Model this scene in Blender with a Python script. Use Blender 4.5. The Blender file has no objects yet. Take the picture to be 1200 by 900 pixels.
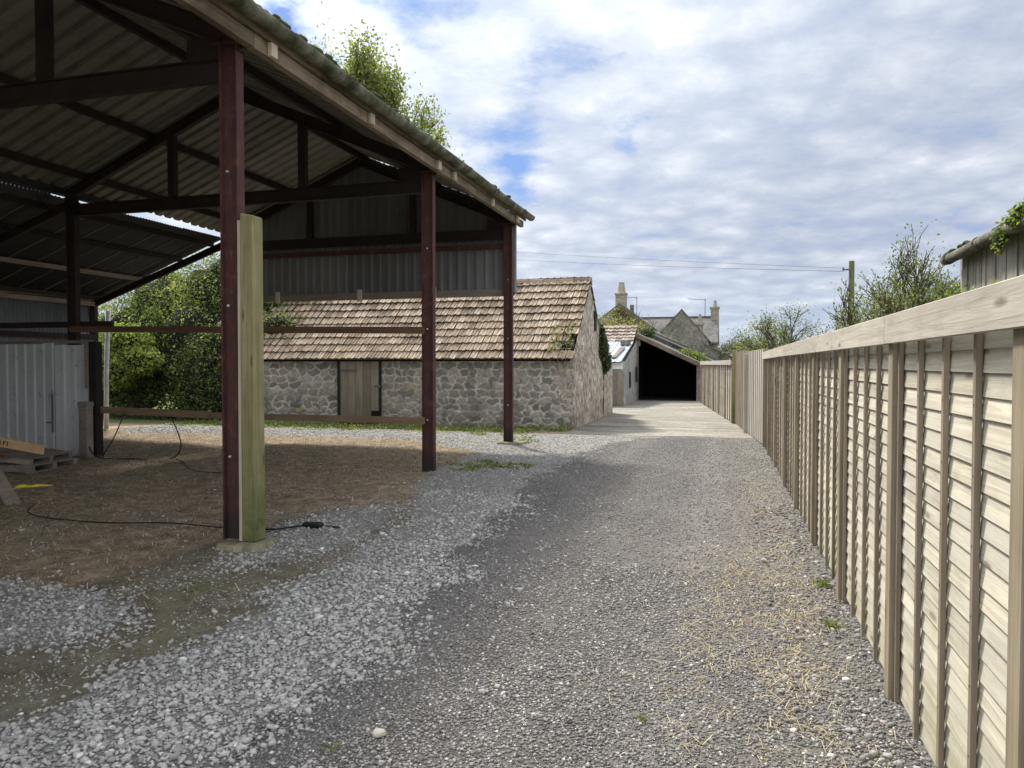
import bpy, math, random
import numpy as np
from mathutils import Vector, Matrix
from mathutils import noise as mnoise

random.seed(7); rng = np.random.default_rng(7)
PI = math.pi
scene = bpy.context.scene
COL = scene.collection

# ------------------------------------------------------------------ mesh helpers
class MB:
    def __init__(s):
        s.v = []; s.f = []; s.t = []
    def add(s, vs, fs, tint=None):
        n = len(s.v); s.v += [tuple(p) for p in vs]
        t = random.random() if tint is None else tint
        for f in fs: s.f.append([i + n for i in f]); s.t.append(t)
    def box(s, x0, x1, y0, y1, z0, z1, tint=None):
        vs = [(x0,y0,z0),(x1,y0,z0),(x1,y1,z0),(x0,y1,z0),(x0,y0,z1),(x1,y0,z1),(x1,y1,z1),(x0,y1,z1)]
        s.add(vs, [(0,3,2,1),(4,5,6,7),(0,1,5,4),(1,2,6,5),(2,3,7,6),(3,0,4,7)], tint)
    def hexa(s, vs, tint=None):
        s.add(vs, [(0,3,2,1),(4,5,6,7),(0,1,5,4),(1,2,6,5),(2,3,7,6),(3,0,4,7)], tint)
    def extrude(s, p0, p1, prof, up=(0,0,1), tint=None):
        p0 = Vector(p0); p1 = Vector(p1); d = (p1-p0).normalized(); up = Vector(up)
        u = d.cross(up)
        if u.length < 1e-4: u = d.cross(Vector((1,0,0)))
        u.normalize(); w = u.cross(d).normalized(); n = len(prof)
        vs = [p0 + u*a + w*b for a, b in prof] + [p1 + u*a + w*b for a, b in prof]
        fs = [tuple(range(n-1,-1,-1)), tuple(range(n, 2*n))] + [(i,(i+1)%n,(i+1)%n+n,i+n) for i in range(n)]
        s.add(vs, fs, tint)
    def bar(s, p0, p1, w, h, up=(0,0,1), tint=None):
        s.extrude(p0, p1, [(-w/2,-h/2),(w/2,-h/2),(w/2,h/2),(-w/2,h/2)], up, tint)
    def ibeam(s, p0, p1, w, h, up=(0,0,1), tf=.014, tw=.01, tint=None):
        a = w/2; b = h/2; t = tw/2; c = b-tf
        s.extrude(p0, p1, [(-a,-b),(a,-b),(a,-c),(t,-c),(t,c),(a,c),(a,b),(-a,b),(-a,c),(-t,c),(-t,-c),(-a,-c)], up, tint)
    def tube(s, pts, rad, n=8, tint=None, cap=True):
        pts = [Vector(p) for p in pts]; m = len(pts)
        if not hasattr(rad, '__len__'): rad = [rad]*m
        vs = []; fs = []; ref = None
        for i, p in enumerate(pts):
            d = (pts[min(i+1,m-1)] - pts[max(i-1,0)])
            if d.length < 1e-9: d = Vector((0,0,1))
            d.normalize()
            if ref is None: ref = d.orthogonal().normalized()
            u = (ref - d*ref.dot(d))
            if u.length < 1e-4: u = d.orthogonal()
            u.normalize(); ref = u; w = d.cross(u)
            for k in range(n):
                a = 2*PI*k/n; vs.append(p + (u*math.cos(a) + w*math.sin(a))*rad[i])
        for i in range(m-1):
            for k in range(n): fs.append((i*n+k, i*n+(k+1)%n, (i+1)*n+(k+1)%n, (i+1)*n+k))
        if cap: fs += [tuple(range(n-1,-1,-1)), tuple(range((m-1)*n, m*n))]
        s.add(vs, fs, tint)
    def build(s, name, mat, parent=None, origin=None, smooth=False, bevel=0, thick=0):
        o = Vector(parent['_o']) if (parent is not None and '_o' in parent) else Vector(origin or (0,0,0))
        me = bpy.data.meshes.new(name)
        me.from_pydata([(p[0]-o.x, p[1]-o.y, p[2]-o.z) for p in s.v], [], s.f)
        a = me.attributes.new('tint', 'FLOAT', 'FACE'); a.data.foreach_set('value', s.t)
        me.materials.append(mat)
        if smooth: me.shade_smooth()
        ob = bpy.data.objects.new(name, me); COL.objects.link(ob)
        ob['_o'] = tuple(o)
        if parent is not None: ob.parent = parent
        else: ob.location = o
        if bevel:
            b = ob.modifiers.new('bevel','BEVEL'); b.width = bevel; b.segments = 1; b.limit_method = 'ANGLE'
        if thick:
            b = ob.modifiers.new('solid','SOLIDIFY'); b.thickness = thick
        return ob

def np_obj(name, V, F, T, mat, parent=None, origin=(0,0,0), smooth=False, attrs=None, vattrs=None):
    """V (n,3), F (m,k) uniform faces, T (m,) tint"""
    o = np.array(parent['_o'] if (parent is not None and '_o' in parent) else origin, float)
    V = np.asarray(V, float) - o; m, k = F.shape
    me = bpy.data.meshes.new(name)
    me.vertices.add(len(V)); me.vertices.foreach_set('co', V.astype(np.float32).ravel())
    me.loops.add(m*k); me.loops.foreach_set('vertex_index', F.astype(np.int32).ravel())
    me.polygons.add(m); me.polygons.foreach_set('loop_start', np.arange(0, m*k, k, dtype=np.int32))
    me.update(calc_edges=True); me.validate()
    a = me.attributes.new('tint','FLOAT','FACE'); a.data.foreach_set('value', np.asarray(T, np.float32))
    for nm, arr in (vattrs or {}).items():
        a = me.attributes.new(nm, 'FLOAT', 'POINT'); a.data.foreach_set('value', np.asarray(arr, np.float32))
    me.materials.append(mat)
    if smooth: me.shade_smooth()
    ob = bpy.data.objects.new(name, me); COL.objects.link(ob); ob['_o'] = tuple(o)
    if parent is not None: ob.parent = parent
    else: ob.location = o
    return ob

def tag(o, label=None, cat=None, group=None, kind=None):
    if label: o['label'] = label
    if cat: o['category'] = cat
    if group: o['group'] = group
    if kind: o['kind'] = kind
    return o
def thing(name, label, cat, loc=(0,0,0), group=None):
    o = bpy.data.objects.new(name, None); COL.objects.link(o); o.location = loc
    o.empty_display_size = .2; o['_o'] = tuple(loc)
    return tag(o, label, cat, group)

# ------------------------------------------------------------------ materials
class NT:
    def __init__(s, name):
        s.m = bpy.data.materials.new(name); s.m.use_nodes = True
        s.t = s.m.node_tree; s.n = s.t.nodes; s.b = s.n['Principled BSDF']; s.out = s.n['Material Output']
        s.b.inputs['Specular IOR Level'].default_value = .3
        s.tc = s.n.new('ShaderNodeTexCoord').outputs['Object']
    def L(s, a, b): s.t.links.new(a, b)
    def put(s, inp, v):
        if isinstance(v, bpy.types.NodeSocket): s.L(v, inp)
        elif isinstance(v, (tuple, list)): inp.default_value = tuple(v) + ((1,) if len(v)==3 and len(inp.default_value)==4 else ())
        else: inp.default_value = v
    def map(s, scale, vec=None, rot=(0,0,0)):
        n = s.n.new('ShaderNodeMapping'); n.inputs['Scale'].default_value = scale; n.inputs['Rotation'].default_value = rot
        s.L(vec or s.tc, n.inputs[0]); return n.outputs[0]
    def noise(s, scale, detail=4, rough=.6, vec=None, dist=0, out='Fac'):
        n = s.n.new('ShaderNodeTexNoise'); s.L(vec or s.tc, n.inputs['Vector'])
        n.inputs['Scale'].default_value = scale; n.inputs['Detail'].default_value = detail
        n.inputs['Roughness'].default_value = rough; n.inputs['Distortion'].default_value = dist
        return n.outputs[out]
    def vor(s, scale, vec=None, feature='F1', out='Distance', rand=1):
        n = s.n.new('ShaderNodeTexVoronoi'); s.L(vec or s.tc, n.inputs['Vector'])
        n.feature = feature; n.inputs['Scale'].default_value = scale; n.inputs['Randomness'].default_value = rand
        return n.outputs[out]
    def ramp(s, fac, stops):
        n = s.n.new('ShaderNodeValToRGB'); e = n.color_ramp.elements
        while len(e) > 1: e.remove(e[-1])
        e[0].position = stops[0][0]; c = stops[0][1]; e[0].color = (c,c,c,1) if not isinstance(c,(tuple,list)) else (*c,1)
        for p, c in stops[1:]:
            k = e.new(p); k.color = (c,c,c,1) if not isinstance(c,(tuple,list)) else (*c,1)
        s.put(n.inputs[0], fac); return n.outputs[0]
    def mix(s, fac, a, b, mode='MIX'):
        n = s.n.new('ShaderNodeMix'); n.data_type = 'RGBA'; n.blend_type = mode
        s.put(n.inputs[0], fac); s.put(n.inputs[6], a); s.put(n.inputs[7], b); return n.outputs[2]
    def math(s, op, a, b=0, c=0, clamp=False):
        n = s.n.new('ShaderNodeMath'); n.operation = op; n.use_clamp = clamp
        s.put(n.inputs[0], a); s.put(n.inputs[1], b); s.put(n.inputs[2], c); return n.outputs[0]
    def attr(s, name='tint'):
        n = s.n.new('ShaderNodeAttribute'); n.attribute_name = name; return n.outputs['Fac']
    def sep(s, vec=None):
        n = s.n.new('ShaderNodeSeparateXYZ'); s.L(vec or s.tc, n.inputs[0]); return n.outputs
    def bump(s, h, strength=.3, dist=.01):
        n = s.n.new('ShaderNodeBump'); n.inputs['Strength'].default_value = strength; n.inputs['Distance'].default_value = dist
        s.put(n.inputs['Height'], h); s.L(n.outputs[0], s.b.inputs['Normal'])
    def fin(s, col, rough=.85, metal=0):
        s.put(s.b.inputs['Base Color'], col); s.put(s.b.inputs['Roughness'], rough); s.put(s.b.inputs['Metallic'], metal); return s.m

def wood(name, c1, c2, axis='Z', knots=True, green=0, greencol=(.12,.15,.05), gz=(.0,.35), weather=None):
    s = NT(name); sc = {'X':(1.2,30,30),'Y':(30,1.2,30),'Z':(30,30,1.2)}[axis]
    t = s.attr()
    off = s.n.new('ShaderNodeVectorMath'); off.operation = 'ADD'; s.L(s.tc, off.inputs[0])
    cmb = s.n.new('ShaderNodeCombineXYZ')
    for k in range(3): s.L(s.math('MULTIPLY', t, 7.3), cmb.inputs[k])
    s.L(cmb.outputs[0], off.inputs[1]); vec = off.outputs[0]
    g = s.noise(1.0, 7, .72, s.map(sc, vec), dist=.9)
    g2 = s.noise(2.2, 3, .6, vec)
    f = s.math('ADD', s.math('MULTIPLY', g, .75), s.math('MULTIPLY', g2, .35), clamp=True)
    col = s.ramp(f, [(.34, c1), (.50, tuple((p+q)/2 for p,q in zip(c1,c2))), (.66, c2)])
    col = s.mix(1, col, s.ramp(t, [(0,(.78,.76,.74)),(.5,(1,1,1)),(1,(1.12,1.1,1.06))]), 'MULTIPLY')
    if knots:
        ks = {'X':(2.2,9,9),'Y':(9,2.2,9),'Z':(9,9,2.2)}[axis]
        k = s.vor(1.0, s.map(ks, vec))
        col = s.mix(s.ramp(k, [(.08,.8),(.16,0)]), col, (.10,.065,.04))
    if weather:
        w = s.ramp(s.noise(1.3, 5, .7, vec), [(.45,0),(.65,.7)])
        col = s.mix(w, col, weather)
    if green:
        z = s.sep()[2]
        m = s.math('MULTIPLY', s.ramp(z, [(gz[0],1),(gz[1],0)]), s.ramp(s.noise(3,5,.7), [(.3,0),(.6,green)]))
        col = s.mix(m, col, greencol)
    s.bump(g, .55, .005)
    return s.fin(col, .85)

def foliage(name, stops, trans=.35):
    s = NT(name); t = s.attr()
    col = s.ramp(t, stops)
    s.fin(col, .6)
    tr = s.n.new('ShaderNodeBsdfTranslucent'); s.L(s.mix(1, col, (1.5,1.6,.7), 'MULTIPLY'), tr.inputs[0])
    mx = s.n.new('ShaderNodeMixShader'); mx.inputs[0].default_value = trans
    s.L(s.b.outputs[0], mx.inputs[1]); s.L(tr.outputs[0], mx.inputs[2]); s.L(mx.outputs[0], s.out.inputs[0])
    return s.m

M = {}
M['fence_lap'] = wood('weathered_lap_board', (.26,.235,.175), (.62,.585,.475), 'Y', green=.55, greencol=(.22,.23,.09), gz=(.02,.42), weather=(.53,.51,.42))
M['fence_cap'] = wood('weathered_capping', (.27,.24,.19), (.53,.49,.41), 'Y', weather=(.42,.395,.34))
M['fence_post'] = wood('fence_post_wood', (.19,.155,.10), (.36,.31,.215), 'Z')
M['batten'] = wood('fence_batten_wood', (.15,.12,.085), (.30,.25,.185), 'Z', knots=False)
M['close_brown'] = wood('brown_close_board', (.15,.12,.085), (.30,.25,.185), 'Z', knots=False)
M['close_grey'] = wood('grey_close_board', (.27,.25,.21), (.42,.39,.34), 'Z', knots=False)
M['green_post'] = wood('algae_green_timber', (.12,.105,.045), (.30,.275,.14), 'Z', green=.85, greencol=(.065,.085,.018), gz=(.2,3.4))
M['eaves_wood'] = wood('weathered_eaves_timber', (.085,.06,.042), (.30,.24,.175), 'Y', weather=(.05,.035,.028))
M['pale_wood'] = wood('pale_cut_timber', (.36,.30,.22), (.55,.48,.38), 'Z', knots=False)
M['rail_wood'] = wood('dark_rail_timber', (.06,.03,.018), (.15,.085,.05), 'X', knots=False)
M['tan_rail'] = wood('tan_rail_timber', (.11,.075,.042), (.27,.195,.12), 'X', knots=False)
M['old_wood'] = wood('old_grey_timber', (.10,.085,.07), (.26,.22,.18), 'X', knots=False)
M['old_wood_y'] = wood('old_grey_timber_long', (.10,.085,.07), (.26,.22,.18), 'Y', knots=False)
M['door_wood'] = wood('weathered_door_board', (.11,.09,.07), (.27,.23,.18), 'Z', knots=False, green=.4, gz=(.0,1.2), greencol=(.12,.12,.06))
M['orange_wood'] = wood('orange_plank_wood', (.42,.27,.14), (.62,.42,.24), 'X', knots=False)
M['barn_board'] = wood('grey_barn_board', (.12,.11,.09), (.40,.375,.325), 'Z', knots=False)
M['pole_wood'] = wood('pole_wood', (.09,.075,.045), (.2,.17,.10), 'Z', knots=False, green=.5, gz=(3,9))

def mk_steel():
    s = NT('maroon_painted_steel'); n = s.noise(3.5, 6, .7)
    col = s.ramp(n, [(.35,(.055,.022,.020)),(.55,(.075,.031,.027)),(.72,(.14,.075,.05))])
    col = s.mix(s.ramp(s.noise(1,7,.8,s.map((22,22,7))), [(.56,0),(.66,.85)]), col, (.17,.085,.05))
    col = s.mix(s.ramp(s.noise(1,6,.8,s.map((60,60,9))), [(.62,0),(.70,.7)]), col, (.03,.018,.018))
    z = s.sep()[2]
    col = s.mix(s.math('MULTIPLY', s.ramp(z, [(.18,.9),(.34,0)]), s.ramp(s.noise(9,3), [(.3,.5),(.6,1)])), col, (.02,.017,.017))
    s.bump(s.noise(40,4), .15, .003); return s.fin(col, s.ramp(n, [(.3,.55),(.7,.85)]))
M['steel'] = mk_steel()
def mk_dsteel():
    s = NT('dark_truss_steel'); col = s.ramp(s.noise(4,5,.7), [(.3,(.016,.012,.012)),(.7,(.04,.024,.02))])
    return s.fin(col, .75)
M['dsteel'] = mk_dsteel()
def mk_sheet(name, a, b, dirt, metal=0, rough=.7, dirty=.6, rust=None):
    s = NT(name); t = s.attr()
    col = s.mix(s.noise(1.6,5,.7), a, b)
    col = s.mix(1, col, s.ramp(t, [(0,.75),(1,1.15)]), 'MULTIPLY')
    d = s.ramp(s.noise(1, 6, .75, s.map((2.5,2.5,.9))), [(.45,0),(.75,dirty)])
    col = s.mix(d, col, dirt)
    if rust: col = s.mix(s.ramp(s.noise(5,6,.8), [(.58,0),(.7,.9)]), col, rust)
    s.bump(s.noise(30,3), .1, .002)
    return s.fin(col, rough, metal)
M['asb'] = mk_sheet('fibre_cement_sheet', (.23,.22,.195), (.165,.16,.14), (.06,.056,.045), dirty=.6, rough=.9)
M['asb_top'] = mk_sheet('mossy_ridge_cement', (.22,.21,.18), (.16,.15,.12), (.06,.07,.025), dirty=.9, rough=.95)
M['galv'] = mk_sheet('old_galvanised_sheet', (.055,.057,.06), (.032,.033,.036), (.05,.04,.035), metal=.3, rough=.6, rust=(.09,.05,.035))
M['galv_wall'] = mk_sheet('grey_galvanised_wall', (.30,.32,.34), (.22,.235,.25), (.08,.075,.07), metal=.2, rough=.6)
M['cladding'] = mk_sheet('dark_box_cladding', (.21,.215,.215), (.15,.155,.155), (.09,.09,.085), rough=.65)
M['partition'] = mk_sheet('pale_grey_box_sheet', (.52,.53,.52), (.43,.44,.43), (.22,.21,.20), rough=.5, dirty=.3, rust=(.12,.11,.10))
M['bluewhite'] = mk_sheet('pale_blue_roof_sheet', (.40,.45,.52), (.32,.36,.42), (.3,.32,.33), rough=.45, dirty=.3)
def mk_gutter():
    s = NT('mossy_cement_gutter')
    col = s.ramp(s.noise(4,6,.75), [(.34,(.035,.038,.02)),(.48,(.10,.10,.065)),(.62,(.20,.19,.15)),(.75,(.26,.25,.21))])
    s.bump(s.noise(25,5,.7), .5, .01); return s.fin(col, .95)
M['gutter'] = mk_gutter()
def mk_moss():
    s = NT('moss'); s.bump(s.noise(60,3), .8, .01)
    return s.fin(s.ramp(s.noise(14,4), [(.3,(.03,.03,.012)),(.7,(.10,.11,.035))]), 1)
M['moss'] = mk_moss()
def mk_tile(name, stops, lich=(.40,.36,.29)):
    s = NT(name); t = s.attr()
    col = s.ramp(t, stops)
    col = s.mix(s.ramp(s.noise(2.2,6,.75), [(.48,0),(.7,.55)]), col, lich)
    col = s.mix(s.ramp(s.noise(7,5,.8), [(.55,0),(.68,.75)]), col, (.07,.06,.05))
    col = s.mix(1, col, s.ramp(s.noise(30,4,.7), [(.3,.75),(.7,1.15)]), 'MULTIPLY')
    s.bump(s.noise(45,4,.7), .4, .005); return s.fin(col, .92)
M['tile'] = mk_tile('weathered_clay_pantile', [(0,(.17,.125,.085)),(.3,(.28,.21,.14)),(.7,(.36,.275,.19)),(.97,(.43,.35,.26)),(1,(.38,.26,.18))])
M['tile_far'] = mk_tile('far_clay_pantile', [(0,(.18,.135,.105)),(.6,(.31,.25,.205)),(1,(.38,.325,.28))])
def mk_slate():
    s = NT('mossy_slate'); b = s.n.new('ShaderNodeTexBrick'); s.L(s.map((1,1,1)), b.inputs[0])
    col = s.ramp(s.noise(1.2,6,.75), [(.35,(.085,.08,.075)),(.6,(.16,.15,.135)),(.75,(.13,.12,.06))])
    col = s.mix(1, col, s.ramp(s.vor(4, out='Color'), [(0,.75),(1,1.2)]), 'MULTIPLY')
    s.bump(s.vor(4), .6, .03); return s.fin(col, .85)
M['slate'] = mk_slate()
def mk_stone():
    s = NT('rubble_stone'); t = s.attr('stone'); mo = s.attr('mortar')
    col = s.ramp(t, [(0,(.16,.15,.13)),(.2,(.27,.24,.20)),(.45,(.20,.195,.175)),(.6,(.30,.245,.215)),(.8,(.36,.335,.29)),(.985,(.36,.33,.27)),(1,(.40,.31,.16))])
    col = s.mix(1, col, s.ramp(s.noise(9,6,.7), [(.3,.65),(.7,1.3)]), 'MULTIPLY')
    mort = s.ramp(s.noise(2,4,.7), [(.36,(.15,.14,.115)),(.50,(.58,.54,.47))])
    col = s.mix(mo, col, mort)
    col = s.mix(s.ramp(s.noise(1.1,5,.7), [(.52,0),(.7,.45)]), col, (.09,.085,.07))
    s.bump(s.noise(28,6,.7), .6, .015); return s.fin(col, .95)
M['stone'] = mk_stone()
def mk_render(name, a, b, c, sc=1.0, pebble=.5):
    s = NT(name)
    col = s.ramp(s.noise(1.3*sc,6,.75), [(.3,a),(.5,b),(.72,c)])
    pv = s.map((9,9,6)); col = s.mix(1, col, s.ramp(s.vor(1, pv, out='Color'), [(0,.62),(1,1.25)]), 'MULTIPLY')
    col = s.mix(s.math('MULTIPLY', s.ramp(s.vor(1, pv), [(.45,0),(.75,1)]), pebble), col, tuple(x*.4 for x in b))
    st = s.ramp(s.noise(1,5,.7,s.map((2.5,2.5,.5))), [(.5,0),(.75,.4)])
    col = s.mix(st, col, tuple(x*.45 for x in b))
    s.bump(s.mix(.5, s.vor(18), s.noise(12,6,.7)), pebble, .03); return s.fin(col, .95)
M['render'] = mk_render('sandy_rough_render', (.30,.26,.21), (.54,.475,.385), (.64,.58,.49), pebble=.9)
M['white'] = mk_render('old_whitewash', (.24,.235,.22), (.38,.375,.35), (.47,.46,.44), pebble=.3)
M['greywall'] = mk_render('grey_harled_wall', (.14,.13,.115), (.22,.20,.175), (.29,.27,.23), .5)
M['cottage'] = mk_render('cottage_stone', (.22,.20,.15), (.32,.29,.22), (.38,.35,.28), .5)
def plain(name, col, rough=.7, metal=0):
    s = NT(name); c = s.mix(1, col, s.ramp(s.noise(6,4,.7), [(.3,.7),(.7,1.25)]), 'MULTIPLY'); return s.fin(c, rough, metal)
M['black'] = plain('black_rubber', (.012,.012,.013), .6)
M['yellow'] = plain('yellow_plastic', (.62,.47,.03), .5)
M['bolt'] = plain('galvanised_bolt', (.7,.7,.7), .35, .8)
M['dark'] = plain('shade_and_dark_timber', (.02,.017,.015), .9)  # dark timber, also the painted shade inside the open shed
M['lead'] = plain('lead_flashing', (.10,.11,.115), .6)
M['clay'] = plain('buff_chimney_pot', (.30,.27,.20), .85)
M['whitepaint'] = plain('white_painted_metal', (.6,.6,.58), .5)
M['pad'] = mk_render('yellowish_concrete', (.10,.09,.06), (.24,.215,.14), (.36,.33,.22), 3, .6)
M['bark'] = plain('bark', (.075,.06,.045), .95)
M['leaf_pale'] = foliage('pale_spring_leaf', [(0,(.10,.125,.045)),(.5,(.19,.225,.08)),(.85,(.27,.29,.12)),(1,(.34,.26,.14))], .45)
M['leaf_mid'] = foliage('hedge_leaf', [(0,(.03,.045,.014)),(.35,(.075,.105,.03)),(.7,(.16,.20,.06)),(1,(.30,.32,.11))], .4)
M['leaf_bright'] = foliage('bright_lime_leaf', [(0,(.06,.09,.02)),(.5,(.14,.19,.045)),(1,(.27,.30,.08))], .4)
M['leaf_bush'] = foliage('light_hedgerow_leaf', [(0,(.06,.08,.03)),(.5,(.14,.17,.065)),(1,(.28,.28,.13))], .4)
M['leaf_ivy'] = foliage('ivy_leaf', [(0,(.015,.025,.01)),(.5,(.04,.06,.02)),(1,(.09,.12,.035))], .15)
M['leaf_olive'] = foliage('olive_lichen_leaf', [(0,(.14,.13,.06)),(.5,(.24,.22,.10)),(1,(.34,.31,.17))], .3)
M['leaf_far'] = foliage('far_tree_leaf', [(0,(.11,.12,.07)),(.5,(.17,.18,.10)),(1,(.24,.23,.15))], .3)
M['weed'] = foliage('weed_leaf', [(0,(.07,.10,.025)),(.5,(.15,.19,.05)),(.8,(.25,.28,.08)),(1,(.33,.30,.16))], .3)
def mk_core():
    s = NT('shaded_gap_core'); s.bump(s.noise(18,6,.8), 1, .15)
    return s.fin(s.ramp(s.noise(9,6,.8), [(.35,(.006,.008,.004)),(.7,(.03,.04,.015))]), 1)  # near-black lumps inside bushes put the shade between leaves into colour
M['core'] = mk_core()
def mk_tint(name, stops, rough=.9, spec=.25):
    s = NT(name); s.b.inputs['Specular IOR Level'].default_value = spec
    col = s.ramp(s.attr(), stops)
    col = s.mix(1, col, s.ramp(s.noise(60,3,.7), [(.3,.8),(.7,1.2)]), 'MULTIPLY'); return s.fin(col, rough)
M['lstone'] = mk_tint('pale_bluegrey_chipping', [(0,(.22,.21,.19)),(.3,(.32,.31,.285)),(.6,(.42,.41,.38)),(.85,(.51,.495,.455)),(.94,(.44,.41,.33)),(1,(.66,.65,.62))])
M['dstone'] = mk_tint('dark_planing_chip', [(0,(.085,.08,.076)),(.4,(.18,.17,.16)),(.7,(.27,.255,.24)),(.9,(.38,.36,.335)),(1,(.62,.60,.56))])
M['straw'] = mk_tint('dry_straw', [(0,(.20,.155,.08)),(.5,(.38,.31,.17)),(1,(.55,.47,.29))])
M['litter'] = mk_tint('dull_hay_litter', [(0,(.09,.07,.05)),(.5,(.27,.225,.145)),(1,(.62,.55,.38))])

M['clod'] = mk_tint('earth_crumb', [(0,(.06,.045,.03)),(.5,(.15,.115,.08)),(.85,(.24,.19,.14)),(.93,(.36,.33,.28)),(1,(.5,.48,.44))])
def mk_ground():
    s = NT('yard_ground')
    wl = s.attr('light'); wd = s.attr('dark'); wg = s.attr('green'); wc = s.attr('crumb')
    nb = s.noise(2.5,6,.7); nf = s.noise(14,5,.75)
    jit = s.math('MULTIPLY', s.math('SUBTRACT', s.math('ADD', s.math('MULTIPLY',nb,.5), s.math('MULTIPLY',nf,.5)), .5), 1.3)
    def edge(w, a=.42, b=.58):
        return s.ramp(s.math('ADD', w, jit), [(a,0),(b,1)])
    # dirt with hay
    dirt = s.ramp(s.noise(5,7,.75), [(.32,(.065,.045,.031)),(.44,(.18,.125,.082)),(.56,(.31,.225,.15)),(.66,(.50,.39,.275))])
    dirt = s.mix(s.ramp(s.noise(.7,5,.7), [(.45,0),(.65,.6)]), dirt, (.28,.235,.145))
    hay = s.ramp(s.noise(1,4,.7,s.map((90,14,40),rot=(0,0,.6))), [(.52,0),(.64,.7)])
    dirt = s.mix(hay, dirt, (.42,.34,.20))
    dirt = s.mix(s.ramp(s.vor(38), [(.08,.6),(.14,0)]), dirt, (.28,.26,.22))
    # light chippings
    lv = s.vor(48, out='Color'); ld = s.vor(48)
    light = s.ramp(lv, [(.0,(.19,.185,.17)),(.5,(.34,.33,.305)),(.9,(.44,.43,.40)),(1,(.6,.6,.57))])
    light = s.mix(s.ramp(ld, [(.35,0),(.7,.5)]), light, (.12,.115,.105))
    light = s.mix(s.ramp(nb, [(.5,0),(.7,.5)]), light, (.20,.185,.14))
    dv = s.vor(85, out='Color'); dd = s.vor(85)
    dark = s.ramp(dv, [(.0,(.08,.075,.07)),(.5,(.18,.17,.16)),(.85,(.29,.275,.255)),(1,(.56,.54,.50))])
    dark = s.mix(s.ramp(dd, [(.3,0),(.6,.5)]), dark, (.035,.032,.03))
    dark = s.mix(s.ramp(s.noise(.55,5,.65), [(.42,0),(.62,.4)]), dark, (.23,.21,.18))
    green = s.ramp(s.noise(22,5,.8), [(.3,(.06,.07,.025)),(.6,(.16,.19,.055)),(.8,(.28,.27,.13))])
    dust = s.math('MULTIPLY', s.ramp(s.math('ADD', s.math('MULTIPLY', s.sep()[0], .5), .5), [(.15,0),(.75,.55)]), s.ramp(s.noise(1.4,6,.75), [(.35,.25),(.65,1)]))
    dark = s.mix(dust, dark, (.32,.30,.265))
    tx = s.math('SUBTRACT', s.math('ABSOLUTE', s.math('ADD', s.math('ADD', s.sep()[0], .85), s.math('MULTIPLY', s.noise(.5,2), .25))), .72)
    trk = s.math('MULTIPLY', s.ramp(s.math('ABSOLUTE', tx), [(.06,.5),(.28,0)]), s.ramp(s.noise(2,6,.75), [(.35,.2),(.6,1)]))
    dark = s.mix(trk, dark, (.28,.262,.24))
    el = edge(wl); ed = edge(wd); eg = edge(wg); ec = edge(wc)
    mud = s.mix(s.ramp(s.vor(55), [(.12,.8),(.22,0)]), s.ramp(s.noise(4,7,.75), [(.32,(.07,.06,.042)),(.48,(.14,.125,.085)),(.6,(.19,.185,.12)),(.72,(.30,.285,.23))]), (.40,.38,.33))
    col = s.mix(s.math('MULTIPLY', ec, .85), dirt, mud)
    col = s.mix(el, col, light); col = s.mix(ed, col, dark); col = s.mix(eg, col, green)
    hl = s.math('MULTIPLY', ld, el); hd = s.math('MULTIPLY', dd, ed)
    h = s.math('ADD', s.math('ADD', s.math('MULTIPLY', hl, -1.0), s.math('MULTIPLY', hd, -.6)), s.math('ADD', s.math('MULTIPLY', s.noise(30,6,.8), 1.1), s.math('MULTIPLY', s.noise(7,4,.7), 1.6)))
    s.bump(h, 1.0, .022)
    return s.fin(col, .95)
M['ground'] = mk_ground()
def mk_conc():
    s = NT('old_concrete')
    col = s.ramp(s.noise(.9,7,.75,s.map((.6,1.8,1))), [(.36,(.11,.10,.075)),(.46,(.19,.175,.14)),(.55,(.26,.245,.205)),(.64,(.38,.36,.31))])
    col = s.mix(s.ramp(s.noise(6,6,.8), [(.46,0),(.66,.75)]), col, (.12,.11,.08))
    col = s.mix(s.ramp(s.noise(14,6,.8), [(.5,0),(.62,.6)]), col, (.36,.35,.31))
    y = s.sep()[1]
    cr = s.math('ABSOLUTE', s.math('SUBTRACT', s.math('FRACT', s.math('MULTIPLY', s.math('ADD', y, s.math('MULTIPLY', s.noise(1.5,3), .25)), .28)), .5))
    col = s.mix(s.ramp(cr, [(.012,.95),(.03,0)]), col, (.07,.065,.045))
    s.bump(s.noise(20,6,.7), .4, .01); return s.fin(col, .9)
M['concrete'] = mk_conc()

# ------------------------------------------------------------------ camera, light, sky
YAW = math.radians(15.88); PIT = math.radians(1.48)
cam = bpy.data.cameras.new('camera'); co = bpy.data.objects.new('camera', cam); COL.objects.link(co)
co.location = (0,0,1.6); co.rotation_euler = (PI/2-PIT, 0, YAW)
cam.sensor_width = 36; cam.lens = 26.7; cam.clip_start = .05; cam.clip_end = 2000
scene.camera = co
SUN_EL = 50; SUN_AZ = -40   # azimuth from +Y, negative towards -X
el = math.radians(SUN_EL); az = math.radians(SUN_AZ)
sd = Vector((math.sin(az)*math.cos(el), math.cos(az)*math.cos(el), math.sin(el)))
sl = bpy.data.lights.new('sun','SUN'); sl.energy = 2.75; sl.angle = math.radians(6); sl.color = (1,.94,.85)
so = bpy.data.objects.new('sun', sl); COL.objects.link(so); so.rotation_euler = sd.to_track_quat('Z','Y').to_euler()

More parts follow.
